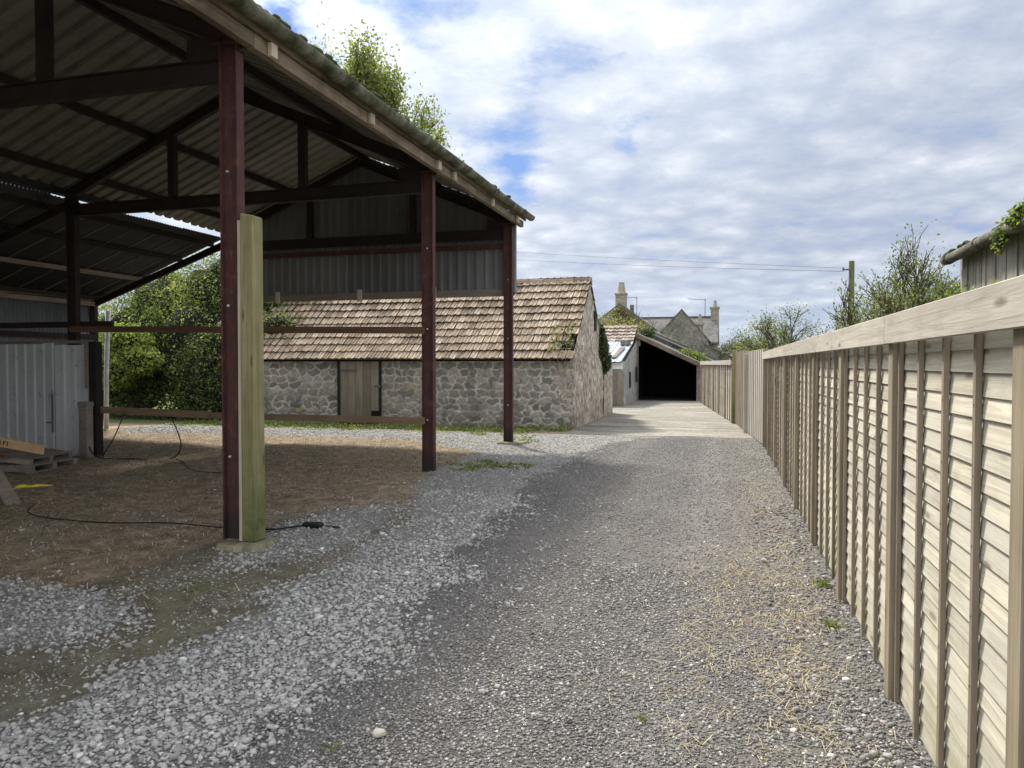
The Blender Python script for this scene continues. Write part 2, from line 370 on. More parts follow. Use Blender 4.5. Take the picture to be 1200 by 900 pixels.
w = bpy.data.worlds.new('World'); scene.world = w; w.use_nodes = True
nt = w.node_tree; N = nt.nodes; LK = nt.links.new; bg = N['Background']
sky = N.new('ShaderNodeTexSky'); sky.sky_type = 'NISHITA'; sky.sun_disc = False
sky.sun_elevation = el; sky.sun_rotation = az; sky.air_density = 1.2; sky.dust_density = .6
tc = N.new('ShaderNodeTexCoord')
def wm(op, a, b=0, clamp=False):
    n = N.new('ShaderNodeMath'); n.operation = op; n.use_clamp = clamp
    for i, v in enumerate((a,b)):
        if isinstance(v, bpy.types.NodeSocket): LK(v, n.inputs[i])
        else: n.inputs[i].default_value = v
    return n.outputs[0]
def wramp(f, stops):
    n = N.new('ShaderNodeValToRGB'); e = n.color_ramp.elements
    e[0].position = stops[0][0]; e[0].color = (*stops[0][1],1); e[1].position = stops[-1][0]; e[1].color = (*stops[-1][1],1)
    for p, c in stops[1:-1]:
        k = e.new(p); k.color = (*c,1)
    LK(f, n.inputs[0]); return n.outputs[0]
def wmix(f, a, b, mode='MIX'):
    n = N.new('ShaderNodeMix'); n.data_type = 'RGBA'; n.blend_type = mode
    for i, v in ((0,f),(6,a),(7,b)):
        if isinstance(v, bpy.types.NodeSocket): LK(v, n.inputs[i])
        else: n.inputs[i].default_value = v if i==0 else (*v,1)
    return n.outputs[2]
sp = N.new('ShaderNodeSeparateXYZ'); LK(tc.outputs['Generated'], sp.inputs[0])
zz = wm('ADD', wm('MAXIMUM', sp.outputs[2], 0), .16)
px = wm('DIVIDE', sp.outputs[0], zz); py = wm('DIVIDE', sp.outputs[1], zz)
cb = N.new('ShaderNodeCombineXYZ'); LK(px, cb.inputs[0]); LK(py, cb.inputs[1]); P2 = cb.outputs[0]
def wnoise(sc, det, ro, vec=P2, dist=0, off=(0,0,0)):
    mp = N.new('ShaderNodeMapping'); LK(vec, mp.inputs[0]); mp.inputs['Location'].default_value = off
    n = N.new('ShaderNodeTexNoise'); LK(mp.outputs[0], n.inputs['Vector']); n.inputs['Scale'].default_value = sc
    n.inputs['Detail'].default_value = det; n.inputs['Roughness'].default_value = ro; n.inputs['Distortion'].default_value = dist
    return n.outputs['Fac']
n1 = wnoise(1.1, 8, .55, dist=.3, off=(3.1,1.7,0)); n2 = wnoise(4.2, 12, .70, dist=.2, off=(1,5,0)); n3 = wnoise(1.7, 6, .6, off=(7,2,0))
cover = wm('ADD', wm('MULTIPLY', n1, .6), wm('MULTIPLY', n2, .4))
def hole(px_, py_, rad, amt):
    # a gap in the cloud field around one direction of the sky
    x = (px_-600)/890; z = (450-py_)/890
    y2 = math.cos(PIT)+z*math.sin(PIT); z2 = -math.sin(PIT)+z*math.cos(PIT)
    d = Vector((x*math.cos(YAW)-y2*math.sin(YAW), x*math.sin(YAW)+y2*math.cos(YAW), z2)).normalized()
    v = N.new('ShaderNodeVectorMath'); v.operation = 'DISTANCE'; LK(tc.outputs['Generated'], v.inputs[0]); v.inputs[1].default_value = d
    f = wm('SUBTRACT', 1, wm('DIVIDE', v.outputs['Value'], rad), True)
    return wm('MULTIPLY', wm('MULTIPLY', f, f), amt)
for h in ((605,205,.11,.30),(540,175,.05,.12),(735,165,.08,.22),(590,125,.07,.1),(330,20,.07,.15),(570,240,.08,.1),(880,350,.14,.05)):
    cover = wm('SUBTRACT', cover, hole(*h))
n4 = wnoise(11, 10, .72, dist=.15, off=(2,9,0))
nn = N.new('ShaderNodeTexNoise'); LK(P2, nn.inputs['Vector']); nn.inputs['Scale'].default_value = 2.6; nn.inputs['Detail'].default_value = 5
vs_ = N.new('ShaderNodeVectorMath'); vs_.operation = 'SCALE'; LK(nn.outputs['Color'], vs_.inputs[0]); vs_.inputs['Scale'].default_value = .42
va_ = N.new('ShaderNodeVectorMath'); va_.operation = 'ADD'; LK(P2, va_.inputs[0]); LK(vs_.outputs[0], va_.inputs[1])
vo = N.new('ShaderNodeTexVoronoi'); vo.feature = 'SMOOTH_F1'; LK(va_.outputs[0], vo.inputs['Vector']); vo.inputs['Scale'].default_value = 5.2; vo.inputs['Smoothness'].default_value = .35
puff = wm('SUBTRACT', .80, vo.outputs['Distance'])
det = wm('ADD', wm('ADD', wm('MULTIPLY', n2, .3), wm('MULTIPLY', n3, .3)), wm('ADD', wm('MULTIPLY', n4, .19), wm('MULTIPLY', puff, .22)))
cover = wm('ADD', cover, wm('MULTIPLY', wm('SUBTRACT', puff, .42), .22))
cov = wramp(cover, [(.24,(0,0,0)),(.375,(1,1,1))])
ccol = wramp(det, [(.36,(3.5,4.0,4.95)),(.45,(4.3,4.7,5.4)),(.54,(5.4,5.7,6.2)),(.64,(7.3,7.4,7.5))])
# the cloud glows brighter round the hidden sun
dv = N.new('ShaderNodeVectorMath'); dv.operation = 'DOT_PRODUCT'; LK(tc.outputs['Generated'], dv.inputs[0]); dv.inputs[1].default_value = sd
# ramps clamp at 1, so the brightest part is scaled by two afterwards
glow = wramp(dv.outputs['Value'], [(.35,(.50,.505,.52)),(.62,(.56,.56,.57)),(.80,(.72,.72,.715)),(.92,(.9,.89,.87)),(1,(1,.99,.97))])
ccol = wmix(1.0, ccol, glow, 'MULTIPLY')
ccol = wmix(1.0, ccol, (1.14,1.15,1.17), 'MULTIPLY')
gb = wramp(dv.outputs['Value'], [(.87,(0,0,0)),(1,(1,1,1))])
back_fill = wramp(wm('ADD', wm('MULTIPLY', sp.outputs[1], .5), .5), [(.45,(1,1,1)),(.66,(0,0,0))])
ccol = wmix(1.0, ccol, wmix(gb, (1,1,1), (3.3,3.15,2.95)), 'MULTIPLY')
ccol = wmix(1.0, ccol, wmix(back_fill, (1,1,1), (2.9,2.72,2.5)), 'MULTIPLY')  # unseen sky behind the camera brightened as added fill for the shade
blue = wmix(.75, wmix(1.0, sky.outputs[0], (.75,.75,.75), 'MULTIPLY'), (.75,1.5,3.6))
fcol = wmix(wm('MULTIPLY', cov, .97), blue, ccol)
hz = wramp(sp.outputs[2], [(0,(1,1,1)),(.13,(0,0,0))])
fcol = wmix(wm('MULTIPLY', hz, .45), fcol, (2.9,3.5,4.4))
LK(fcol, bg.inputs[0]); bg.inputs[1].default_value = .1
scene.view_settings.view_transform = 'Standard'; scene.view_settings.look = 'None'
scene.view_settings.exposure = 1.1; scene.view_settings.gamma = 1

# ------------------------------------------------------------------ ground
def ss(a, b, x):
    t = np.clip((x-a)/(b-a), 0, 1); return t*t*(3-2*t)
def zones(x, y):
    w = .06*np.sin(1.7*y+.4) + .04*np.sin(4.3*y+x) + .03*np.sin(9.1*y+2*x)
    xr = np.interp(y, [-5,3,4.9,7,10.4,13,15.3,17], [-1.8,-1.85,-2.0,-2.2,-2.55,-2.5,-2.2,-1.2]) + w
    xl = np.interp(y, [-5,3,5,7.3,8.5,11,13.3,14.2,15.2,17], [-2.9,-3.0,-3.0,-3.1,-3.7,-4.2,-4.4,-6,-9,-12]) + w
    light = ss(-.45,.4, x-xl) * ss(-.5,.45, xr-x) * ss(17.3,16.9,y)
    dark = ss(-.5,.35, x-xr) * ss(17.35,17.15,y) * ss(1.3,.9,x)
    band = ss(13.9,14.8, y + .3*np.sin(x*.9)) * ss(17.1,16.6, y) * ss(-.3,.3,-3.2-x) * ss(-15,-13,x)
    light = np.maximum(light, band*.9)
    e = ((x+4.7)/1.15)**2 + ((y-3.75)/.62)**2
    light = np.maximum(light, ss(1.9,.3,e)*.72)
    e = ((x+3.75)/.55)**2 + ((y-6.6)/1.5)**2
    light = np.maximum(light, ss(1.9,.3,e)*.6)
    crumb = ss(-4.9,-4.1,x)*ss(9,6,y)
    g = ss(16.5,17.1,y)*ss(-4.0,-4.8,x)*ss(18.9,18.4,y)*.62
    g = np.maximum(g, np.exp(-(((x+3.6)/.55)**2+((y-4.6)/.35)**2))*.5)
    g = np.maximum(g, np.exp(-(((x+3.7)/.7)**2+((y-11.2)/.7)**2))*.45)
    g = np.maximum(g, ss(1.0,1.6,x)*.75)
    g = np.maximum(g, ss(35,38,y)*.9); g = np.maximum(g, ss(18.6,19.6,y)*ss(-5.5,-7,x)*.8); g = np.maximum(g, ss(-16,-18,x)*.8)
    return light, dark, g, crumb
def gh(x, y):
    h = .014*np.sin(1.1*x+.6*y) + .010*np.sin(2.3*y-1.2*x) + .006*np.sin(5.1*x+3.3*y) + .004*np.sin(11*x-7*y)
    h = h - .03*np.exp(-((x+3.25)/.25)**2)*ss(8,6,y)
    h = h + .05*ss(-4.6,-6.5,x)*ss(2,5,y)
    return h*ss(17,16,y)*ss(-60,-40,-np.abs(x)*1.0-0*y)
xs = np.concatenate([[-700,-350,-180,-90,-50,-30,-22], np.arange(-18,3,.11), [3.5,5,8,14,25,50,100,200,400,700]])
ys = np.concatenate([[-700,-300,-100,-40,-15,-6,-3], np.arange(-1,18.5,.11), [19,20,22,24,27,30,34,38,44,52,64,80,120,200,350,700,1200]])
X, Y = np.meshgrid(xs, ys); nx, ny = len(xs), len(ys)
V = np.stack([X.ravel(), Y.ravel(), gh(X,Y).ravel()], 1)
i = np.arange((nx-1)*(ny-1)); r_, c_ = i//(nx-1), i%(nx-1); a = r_*nx+c_
F = np.stack([a, a+1, a+nx+1, a+nx], 1)
l_, d_, g_, c2 = zones(X.ravel(), Y.ravel())
gr = np_obj('ground', V, F, np.zeros(len(F)), M['ground'], smooth=True, vattrs={'light':l_,'dark':d_,'green':g_,'crumb':c2})
tag(gr, 'yard ground of dark planings, pale chippings and trodden brown dirt', kind='structure')
# concrete apron
m = MB()
fy = [17.05,17.2,17.0,17.25,17.1,17.3]
fx = [-3.55,-2.7,-1.8,-.9,0,.74]
pts = list(zip(fx, fy)) + [(.62,18),(.2,21.3),(-.3,26),(-.95,31),(-1.15,36),(-6.5,36),(-6.5,25.2),(-3.6,25.0)]
m.add([(x,y,.006) for x,y in pts] + [(x,y,-.15) for x,y in pts], [tuple(range(len(pts)))] + [(k,k+len(pts),(k+1)%len(pts)+len(pts),(k+1)%len(pts)) for k in range(len(pts))])
tag(m.build('concrete_apron', M['concrete']), 'pale worn concrete apron in front of the open shed', kind='structure')

# ------------------------------------------------------------------ loose stones and litter
ICO = None
def ico():
    t = (1+5**.5)/2
    v = np.array([(-1,t,0),(1,t,0),(-1,-t,0),(1,-t,0),(0,-1,t),(0,1,t),(0,-1,-t),(0,1,-t),(t,0,-1),(t,0,1),(-t,0,-1),(-t,0,1)],float)
    v /= np.linalg.norm(v[0])
    f = np.array([(0,11,5),(0,5,1),(0,1,7),(0,7,10),(0,10,11),(1,5,9),(5,11,4),(11,10,2),(10,7,6),(7,1,8),(3,9,4),(3,4,2),(3,2,6),(3,6,8),(3,8,9),(4,9,5),(2,4,11),(6,2,10),(8,6,7),(9,8,1)])
    return v, f
OCT = (np.array([(1,0,0),(-1,0,0),(0,1,0),(0,-1,0),(0,0,1),(0,0,-1)],float), np.array([(0,2,4),(2,1,4),(1,3,4),(3,0,4),(2,0,5),(1,2,5),(3,1,5),(0,3,5)]))
def stones(P, R, base, flat=.6, jit=.35):
    bv, bf = base; n = len(P); k = len(bv)
    v = bv[None]*(1+rng.uniform(-jit,jit,(n,k,1)))
    v = v*R[:,None,None]*rng.uniform(.65,1.25,(n,1,3)); v[:,:,2] *= flat
    a = rng.uniform(0,2*PI,n); ca, sa = np.cos(a)[:,None], np.sin(a)[:,None]
    tl = rng.normal(0,.35,n)[:,None]
    x = v[:,:,0]; y = v[:,:,1]; z = v[:,:,2]
    y, z = y*np.cos(tl)-z*np.sin(tl), y*np.sin(tl)+z*np.cos(tl)
    v = np.stack([x*ca-y*sa, x*sa+y*ca, z], 2) + P[:,None,:]
    F = (bf[None] + (np.arange(n)*k)[:,None,None]).reshape(-1,3)
    T = np.repeat(np.clip(rng.beta(2,2,n) + (rng.random(n)<.02)*.6, 0, 1), len(bf))
    return v.reshape(-1,3), F, T
def infr(x, y, mar=.18):
    xr = x*math.cos(YAW)+y*math.sin(YAW); yf = -x*math.sin(YAW)+y*math.cos(YAW)
    yf2 = np.maximum(yf, .01)
    return (yf > 1.5) & (np.abs(xr/yf2) < .675+mar) & (1.6/yf2 < .66)
def scatter(n, x0, x1, y0, y1, fn, falloff=None):
    x = rng.uniform(x0,x1,n); y = rng.uniform(y0,y1,n)
    k = infr(x,y) & (rng.random(n) < fn(x,y)); x, y = x[k], y[k]
    if falloff:
        d = np.hypot(x,y); k = rng.random(len(x)) < np.minimum(1,(falloff/d)**1.6); x, y = x[k], y[k]
    return x, y
jn = lambda x, y: .12*np.sin(3.1*x+5*y)+.1*np.sin(7*x-3*y)+.1*np.sin(17*x+13*y)+.1*np.sin(11*x-19*y)
lw = lambda x, y: ss(.05,1.0, zones(x,y)[0]+jn(x,y))
dw = lambda x, y: ss(.08,.9, zones(x,y)[1]+jn(x,y))
def outside(x, y): return ~((np.abs(x+4.25)<.15)&(np.abs(y-5.85)<.13)) & (x < .79)
Vs, Fs, Ts = [], [], []; n0 = 0
def acc(P, R, base, **k):
    global n0
    v, f, t = stones(P, R, base, **k); Vs.append(v); Fs.append(f+n0); Ts.append(t); n0 += len(v)
x, y = scatter(170000, -6.5,-1, 1.8,9, lambda x,y: lw(x,y)*.62, 4.2)
acc(np.stack([x,y,gh(x,y)+.005],1), np.clip(rng.lognormal(-4.68,.38,len(x)),.004,.022)*(1+.03*np.hypot(x,y)), ico(), jit=.45, flat=.62)
x, y = scatter(60000, -14,-1, 8,17, lambda x,y: lw(x,y)*.35)
acc(np.stack([x,y,gh(x,y)+.005],1), rng.uniform(.012,.024,len(x)), OCT)
x, y = scatter(16000, -4.4,-2.5, 2.4,8, lambda x,y: (1-lw(x,y))*(.12+.5*(np.sin(6*x+2*y)*np.sin(3*y-4*x)>.2)))
k = outside(x,y); x, y = x[k], y[k]
acc(np.stack([x,y,gh(x,y)+.002],1), rng.uniform(.003,.012,len(x)), OCT)
# strays
x, y = scatter(9000, -6.5,.6, 2,12, lambda x,y: .25+0*x); k = outside(x,y); x, y = x[k], y[k]
acc(np.stack([x,y,gh(x,y)+.003],1), rng.uniform(.006,.014,len(x)), OCT)
V_, F_, T_ = np.concatenate(Vs), np.concatenate(Fs), np.concatenate(Ts)
cx, cy = V_[F_[:,0],0], V_[F_[:,0],1]
dirty_ = np.clip(ss(-2.5,-3.1,cx)*ss(9,7.5,cy)+.25,0,1)*(rng.random(len(T_))*0+.5+.5*np.sin(3*cx+4*cy)**2)
T_ = np.where(T_ < .93, T_*(1-.45*dirty_), T_)
o = np_obj('light_gravel', V_, F_, T_, M['lstone'])
tag(o, 'pale blue-grey stone chippings strewn along the barn side of the lane', kind='stuff')
Vs, Fs, Ts = [], [], []; n0 = 0
x, y = scatter(120000, -2.8,.79, 1.6,6, lambda x,y: dw(x,y)*.6, 3.6)
acc(np.stack([x,y,gh(x,y)+.002],1), rng.uniform(.004,.0105,len(x))*(1+.05*np.hypot(x,y)), OCT)
x, y = scatter(70000, -3,.76, 5,17, lambda x,y: dw(x,y)*.45)
acc(np.stack([x,y,gh(x,y)+.002],1), rng.uniform(.007,.014,len(x)), OCT)
x, y = scatter(26000, -4,-.8, 1.8,12, lambda x,y: np.clip(lw(x,y)*.35,0,1)); acc(np.stack([x,y,gh(x,y)+.004],1), rng.uniform(.005,.011,len(x)), OCT)
x, y = scatter(1600, .25,.78, 1.8,9, lambda x,y: .5+0*x)
acc(np.stack([x,y,gh(x,y)+.004],1), rng.uniform(.010,.022,len(x)), ico())
o = np_obj('dark_gravel', np.concatenate(Vs), np.concatenate(Fs), np.concatenate(Ts), M['dstone'])
tag(o, 'dark grey road planings covering the middle of the lane', kind='stuff')

Vs, Fs, Ts = [], [], []; n0 = 0
x, y = scatter(75000, -14,-2.6, 2.6,14.5, lambda x,y: (1-lw(x,y))*.5*(.4+.6*np.sin(1.9*x-2.3*y)**2), 6)
acc(np.stack([x,y,gh(x,y)],1), rng.uniform(.004,.016,len(x))*(1+.03*np.hypot(x,y)), OCT, flat=.5)
o = np_obj('loose_earth', np.concatenate(Vs), np.concatenate(Fs), np.concatenate(Ts), M['clod'])
tag(o, 'brown crumbs of earth and grit on the barn floor', kind='stuff')
def strips(x, y, ln, wd, zoff=.006, lift=.03):
    n = len(x); a = rng.uniform(0,2*PI,n); L = rng.uniform(*ln,n)/2; b = rng.normal(0,.25,n)
    z = gh(x,y)+zoff; W = rng.uniform(*wd,n)/2
    P = []
    for k, (s, bend) in enumerate(((-1,1),(0,0),(1,1))):
        cx = x+np.cos(a)*L*s - np.sin(a)*L*b*bend; cy = y+np.sin(a)*L*s + np.cos(a)*L*b*bend
        cz = z + (s==0)*rng.uniform(0,lift,n)
        for q in (-1,1): P.append(np.stack([cx-np.sin(a)*W*q, cy+np.cos(a)*W*q, cz],1))
    V = np.stack(P,1).reshape(-1,3); o = (np.arange(n)*6)[:,None]
    F = np.concatenate([o+np.array([[0,1,3,2]]), o+np.array([[2,3,5,4]])]); T = np.tile(rng.random(n),2)
    return V, F, T
sw = lambda x, y: np.clip(np.exp(-((x-.42)/.22)**2)*.45 + np.exp(-(((x-.2)/.38)**2+((y-5.6)/1.1)**2))*1.0 + np.exp(-(((x-.05)/.5)**2+((y-4.0)/.8)**2))*.3 + .012, 0, 1)*(x<.73)*(.25+.75*(np.sin(5*x+3*y)*np.sin(4*y-7*x)>-.1))
x, y = scatter(30000, -1.8,.72, 2,11, lambda x,y: sw(x,y)*.8)
x2 = rng.uniform(-.6,.7,700); y2 = rng.uniform(2,7,700)
V1, F1, T1 = strips(x, y, (.02,.13), (.0013,.0034)); 
o = np_obj('straw_litter', V1, F1, T1, M['straw']); tag(o, 'dry yellow straw scattered along the foot of the fence', kind='stuff')
x, y = scatter(60000, -14,-3.2, 2.8,14.5, lambda x,y: (ss(-3.9,-5,x)*.8+.14)*(1-lw(x,y))*(.5+.5*np.sin(2*x+1.3*y)**2))
V1, F1, T1 = strips(x, y, (.03,.2), (.002,.0055), lift=.035)
o = np_obj('hay_litter', V1, F1, T1, M['litter']); tag(o, 'dull brown hay trodden into the barn floor', kind='stuff')

# ------------------------------------------------------------------ foliage helpers
def leaves(C, size, tint=None, up=.0):
    n = len(C); S = rng.uniform(.6,1.25,n)*size
    d = rng.normal(0,1,(n,3)); d[:,2] += up; d /= np.linalg.norm(d,axis=1)[:,None]+1e-9
    r = rng.normal(0,1,(n,3)); u = np.cross(d,r); u /= np.linalg.norm(u,axis=1)[:,None]+1e-9
    v = np.cross(d,u)
    a = C + u*S[:,None]*.5; b = C + v*S[:,None]*.28 + d*S[:,None]*.06; c = C - u*S[:,None]*.5; e = C - v*S[:,None]*.28 + d*S[:,None]*.06
    V = np.stack([a,b,c,e],1).reshape(-1,3); F = np.arange(n*4).reshape(-1,4)
    T = rng.random(n) if tint is None else np.clip(tint+rng.normal(0,.16,n),0,1)
    return V, F, T
def blob_leaves(blobs, n, size, mat, name, parent=None, shell=(.78,1.08), zmin=-9):
    """leaves through the outer shell of lumpy ellipsoids"""
    vol = np.array([ (b[3]*b[4]+b[4]*b[5]+b[3]*b[5]) for b in blobs]); vol = vol/vol.sum()
    Cs = []; Ts = []
    for b, v in zip(blobs, vol):
        k = int(n*v); d = rng.normal(0,1,(k,3)); d /= np.linalg.norm(d,axis=1)[:,None]
        lump = np.array([mnoise.noise(Vector(q*2.6+np.array(b[:3]))) for q in d])
        lump2 = np.array([mnoise.noise(Vector(q*7+np.array(b[:3]))) for q in d])
        r = rng.uniform(shell[0],shell[1],k)*(1+.22*lump+.16*lump2)
        C = np.array(b[:3]) + d*r[:,None]*np.array(b[3:6]); Cs.append(C); Ts.append(.5+.9*lump2+.35*lump)
    C = np.concatenate(Cs); T = np.concatenate(Ts); k = C[:,2] > zmin; C, T = C[k], T[k]
    V, F, T = leaves(C, size, T)
    return np_obj(name, V, F, T, mat, parent)
def core(blobs, k, name, parent, mat=None):
    V = []; F = []; n0 = 0; bv, bf = ico()
    # one subdivision
    me = {}; vs = list(map(tuple,bv)); fs = [tuple(f) for f in bf]
    for _ in range(2):
        cache = {}; nf = []
        def mid(i,j):
            key = (min(i,j),max(i,j))
            if key not in cache:
                q = (np.array(vs[i])+np.array(vs[j]))/2; q /= np.linalg.norm(q); cache[key] = len(vs); vs.append(tuple(q))
            return cache[key]
        for a_,b_,c_ in fs:
            ab, bc, ca = mid(a_,b_), mid(b_,c_), mid(c_,a_); nf += [(a_,ab,ca),(b_,bc,ab),(c_,ca,bc),(ab,bc,ca)]
        fs = nf
    bv = np.array(vs); bf = np.array(fs)
    for b in blobs:
        r = np.array([1+.3*mnoise.noise(Vector(q*2.6+np.array(b[:3]))) + .15*mnoise.noise(Vector(q*6)) for q in bv])
        V.append(np.array(b[:3]) + bv*r[:,None]*np.array(b[3:6])*k); F.append(bf+n0); n0 += len(bv)
    return np_obj(name, np.concatenate(V), np.concatenate(F), np.zeros(len(blobs)*len(bf)), mat or M['core'], parent)
def grow(mb, tips, p, d, L, r, depth, rnd, spread=.6, up=.15, nb=3, minr=.004):
    pts = [p.copy()]; rad = [r]; q = p.copy(); dd = d.copy(); seg = 4
    for k in range(seg):
        dd = (dd + Vector((rnd.gauss(0,.13),rnd.gauss(0,.13),rnd.gauss(0,.1)+up*.3))).normalized()
        q = q + dd*(L/seg); pts.append(q.copy()); rad.append(max(minr, r*(1-.42*(k+1)/seg)))
        if depth <= 1: tips.append((q.copy(), dd.copy()))
    mb.tube(pts, rad, 5 if depth < 3 else 7, cap=False)
    if depth <= 0: return
    for k in range(nb + (rnd.random()<.4)):
        t = rnd.uniform(.35,1.0); j = min(seg-1, int(t*seg)); b = pts[j].lerp(pts[j+1], t*seg-j)
        ang = rnd.uniform(0,2*PI); o = dd.orthogonal().normalized(); o2 = dd.cross(o)
        nd = (dd + (o*math.cos(ang)+o2*math.sin(ang))*spread*rnd.uniform(.7,1.3) + Vector((0,0,up))).normalized()
        grow(mb, tips, b, nd, L*rnd.uniform(.55,.78), max(minr, r*.55), depth-1, rnd, spread, up, nb, minr)
def tree(name, label, cat, base, h, r, depth, leafmat, nleaf, lsize, seed, group=None, spread=.6, up=.15, nb=3, jit=.25, stems=1, lean=(0,0), minr=.004, tr=.35, cw=None):
    t = thing(name, label, cat, base, group); rnd = random.Random(seed); mb = MB(); tips = []
    for s in range(stems):
        d = Vector((lean[0]+rnd.gauss(0,.25 if stems>1 else .03), lean[1]+rnd.gauss(0,.25 if stems>1 else .03), 1)).normalized()
        b = Vector(base) + (Vector((rnd.uniform(-.3,.3),rnd.uniform(-.3,.3),0)) if stems>1 else Vector((0,0,0)))
        grow(mb, tips, b-Vector((0,0,.1)), d, h*tr, r, depth, rnd, spread, up, nb, minr)
    top = max(p.z for p,_ in tips)-base[2]; kz = h/top; B_ = Vector(base)
    mb.v = [tuple(B_+(Vector(q)-B_)*kz) for q in mb.v]; tips = [(B_+(p-B_)*kz, d_) for p, d_ in tips]
    hi = [p for p,_ in tips if p.z-base[2] > .5*h]; ox = sum(p.x for p in hi)/len(hi)-base[0]; oy = sum(p.y for p in hi)/len(hi)-base[1]
    sd_ = (sum((p.x-base[0]-ox)**2+(p.y-base[1]-oy)**2 for p in hi)/len(hi))**.5; kw = cw/sd_ if cw else 1
    def fix(p):
        p = Vector(p); zf = max(0,(p.z-base[2])/h); return Vector((base[0]+(p.x-base[0]-ox*zf)*kw, base[1]+(p.y-base[1]-oy*zf)*kw, p.z))
    if cw: mb.v = [tuple(fix(q)) for q in mb.v]; tips = [(fix(p), d_) for p, d_ in tips]
    mb.build('trunk', M['bark'], t, smooth=True)
    if nleaf:
        C = np.array([tuple(p) for p,_ in tips]); idx = rng.integers(0,len(C),nleaf)
        P = C[idx] + rng.normal(0,jit,(nleaf,3)); tn = rng.random(len(C))[idx]
        V, F, T = leaves(P, lsize, .15+.7*tn)
        np_obj('crown', V, F, T, leafmat, t)
    return t

# ------------------------------------------------------------------ corrugated sheeting
def sheeting(mb, o, u, v, nrm, lu, lv, pitch, amp, kind='sine', sheet=.9, nv=1, fn=None, jitter=.004):
    """waves march along u, sheets run along v; fn(a) -> (v0,v1) trims the sheet at distance a"""
    o, u, v, nrm = Vector(o), Vector(u).normalized(), Vector(v).normalized(), Vector(nrm).normalized()
    if kind == 'sine': pr = [(k/8, math.sin(2*PI*k/8)) for k in range(8)]
    else: pr = [(0,0),(.55,0),(.66,1),(.89,1)]
    per = max(1, round(sheet/pitch)); n = int(lu/pitch)
    cols = [((i+a)*pitch, b*amp, i//per) for i in range(n) for a, b in pr] + [(n*pitch, pr[0][1]*amp, (n-1)//per)]
    vs = []; fs = []; tt = []; rr = [random.random() for _ in range(n//per+2)]; jj = [random.uniform(-1,1)*jitter for _ in rr]
    for a, h, sh in cols:
        lo, hi = fn(a) if fn else (0, lv)
        for k in range(nv+1): vs.append(o + u*a + v*(lo+(hi-lo)*k/nv + (jj[sh]*6 if k in (0,nv) else 0)) + nrm*(h+jj[sh]))
    base = len(mb.v); mb.v += [tuple(q) for q in vs]
    for i in range(len(cols)-1):
        for k in range(nv):
            q = i*(nv+1)+k; mb.f.append([base+q, base+q+nv+1, base+q+nv+2, base+q+1]); mb.t.append(rr[cols[i][2]])

# ------------------------------------------------------------------ open barn
XE, XR, XW, XO = -4.27, -7.55, -10.8, -14.6      # lane posts, ridge, inner posts, outer lean-to wall
BY = [-3.3, 1.3, 5.88, 10.5, 14.75]
def zr(x): return 4.62 + .42*((-4.05-x) if x > XR else (x+11.05))
def zl(x): return 4.49 + .37*(x+11.1)
barn = thing('open_barn', 'open sided steel framed barn with corrugated roof and low lean-to beside the lane', 'barn', (XE,5.88,0))
for y in BY:
    for x, top in ((XE,4.42),(XW,4.42),(XO,3.0)):
        m = MB(); m.ibeam((x,y,0),(x,y,top), .105,.18, up=(1,0,0), tint=.5)
        m.box(x-.13,x+.13,y-.09,y+.09,top,top+.012)
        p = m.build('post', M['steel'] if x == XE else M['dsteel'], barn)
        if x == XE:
            for zb in (.78,2.12,3.3):
                b = MB(); b.tube([(x+.012,y-.09,zb),(x+.012,y-.072,zb)], .011, 8); b.tube([(x+.012,y-.1,zb),(x+.012,y-.088,zb)], .006, 6); b.build('bolt', M['bolt'], p)
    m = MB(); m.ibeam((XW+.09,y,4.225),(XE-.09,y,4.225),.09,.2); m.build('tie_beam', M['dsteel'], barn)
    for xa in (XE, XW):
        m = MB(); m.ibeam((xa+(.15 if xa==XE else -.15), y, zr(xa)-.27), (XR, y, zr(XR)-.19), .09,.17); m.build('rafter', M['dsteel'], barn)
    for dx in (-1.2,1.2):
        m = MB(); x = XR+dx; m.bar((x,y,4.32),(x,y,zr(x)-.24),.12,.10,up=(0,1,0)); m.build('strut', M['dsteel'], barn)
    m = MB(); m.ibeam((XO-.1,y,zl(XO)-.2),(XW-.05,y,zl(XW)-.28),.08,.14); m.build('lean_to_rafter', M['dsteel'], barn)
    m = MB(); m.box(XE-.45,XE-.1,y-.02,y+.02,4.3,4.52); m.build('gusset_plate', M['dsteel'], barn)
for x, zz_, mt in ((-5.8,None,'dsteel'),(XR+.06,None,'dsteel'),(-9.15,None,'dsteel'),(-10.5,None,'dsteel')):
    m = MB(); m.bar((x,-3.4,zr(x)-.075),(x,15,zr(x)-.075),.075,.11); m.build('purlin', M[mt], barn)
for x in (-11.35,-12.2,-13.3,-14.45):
    m = MB(); m.bar((x,-3.4,zl(x)-.075),(x,14.9,zl(x)-.075),.06,.09); m.build('purlin', M['old_wood_y'] if x == -13.3 else M['dsteel'], barn)
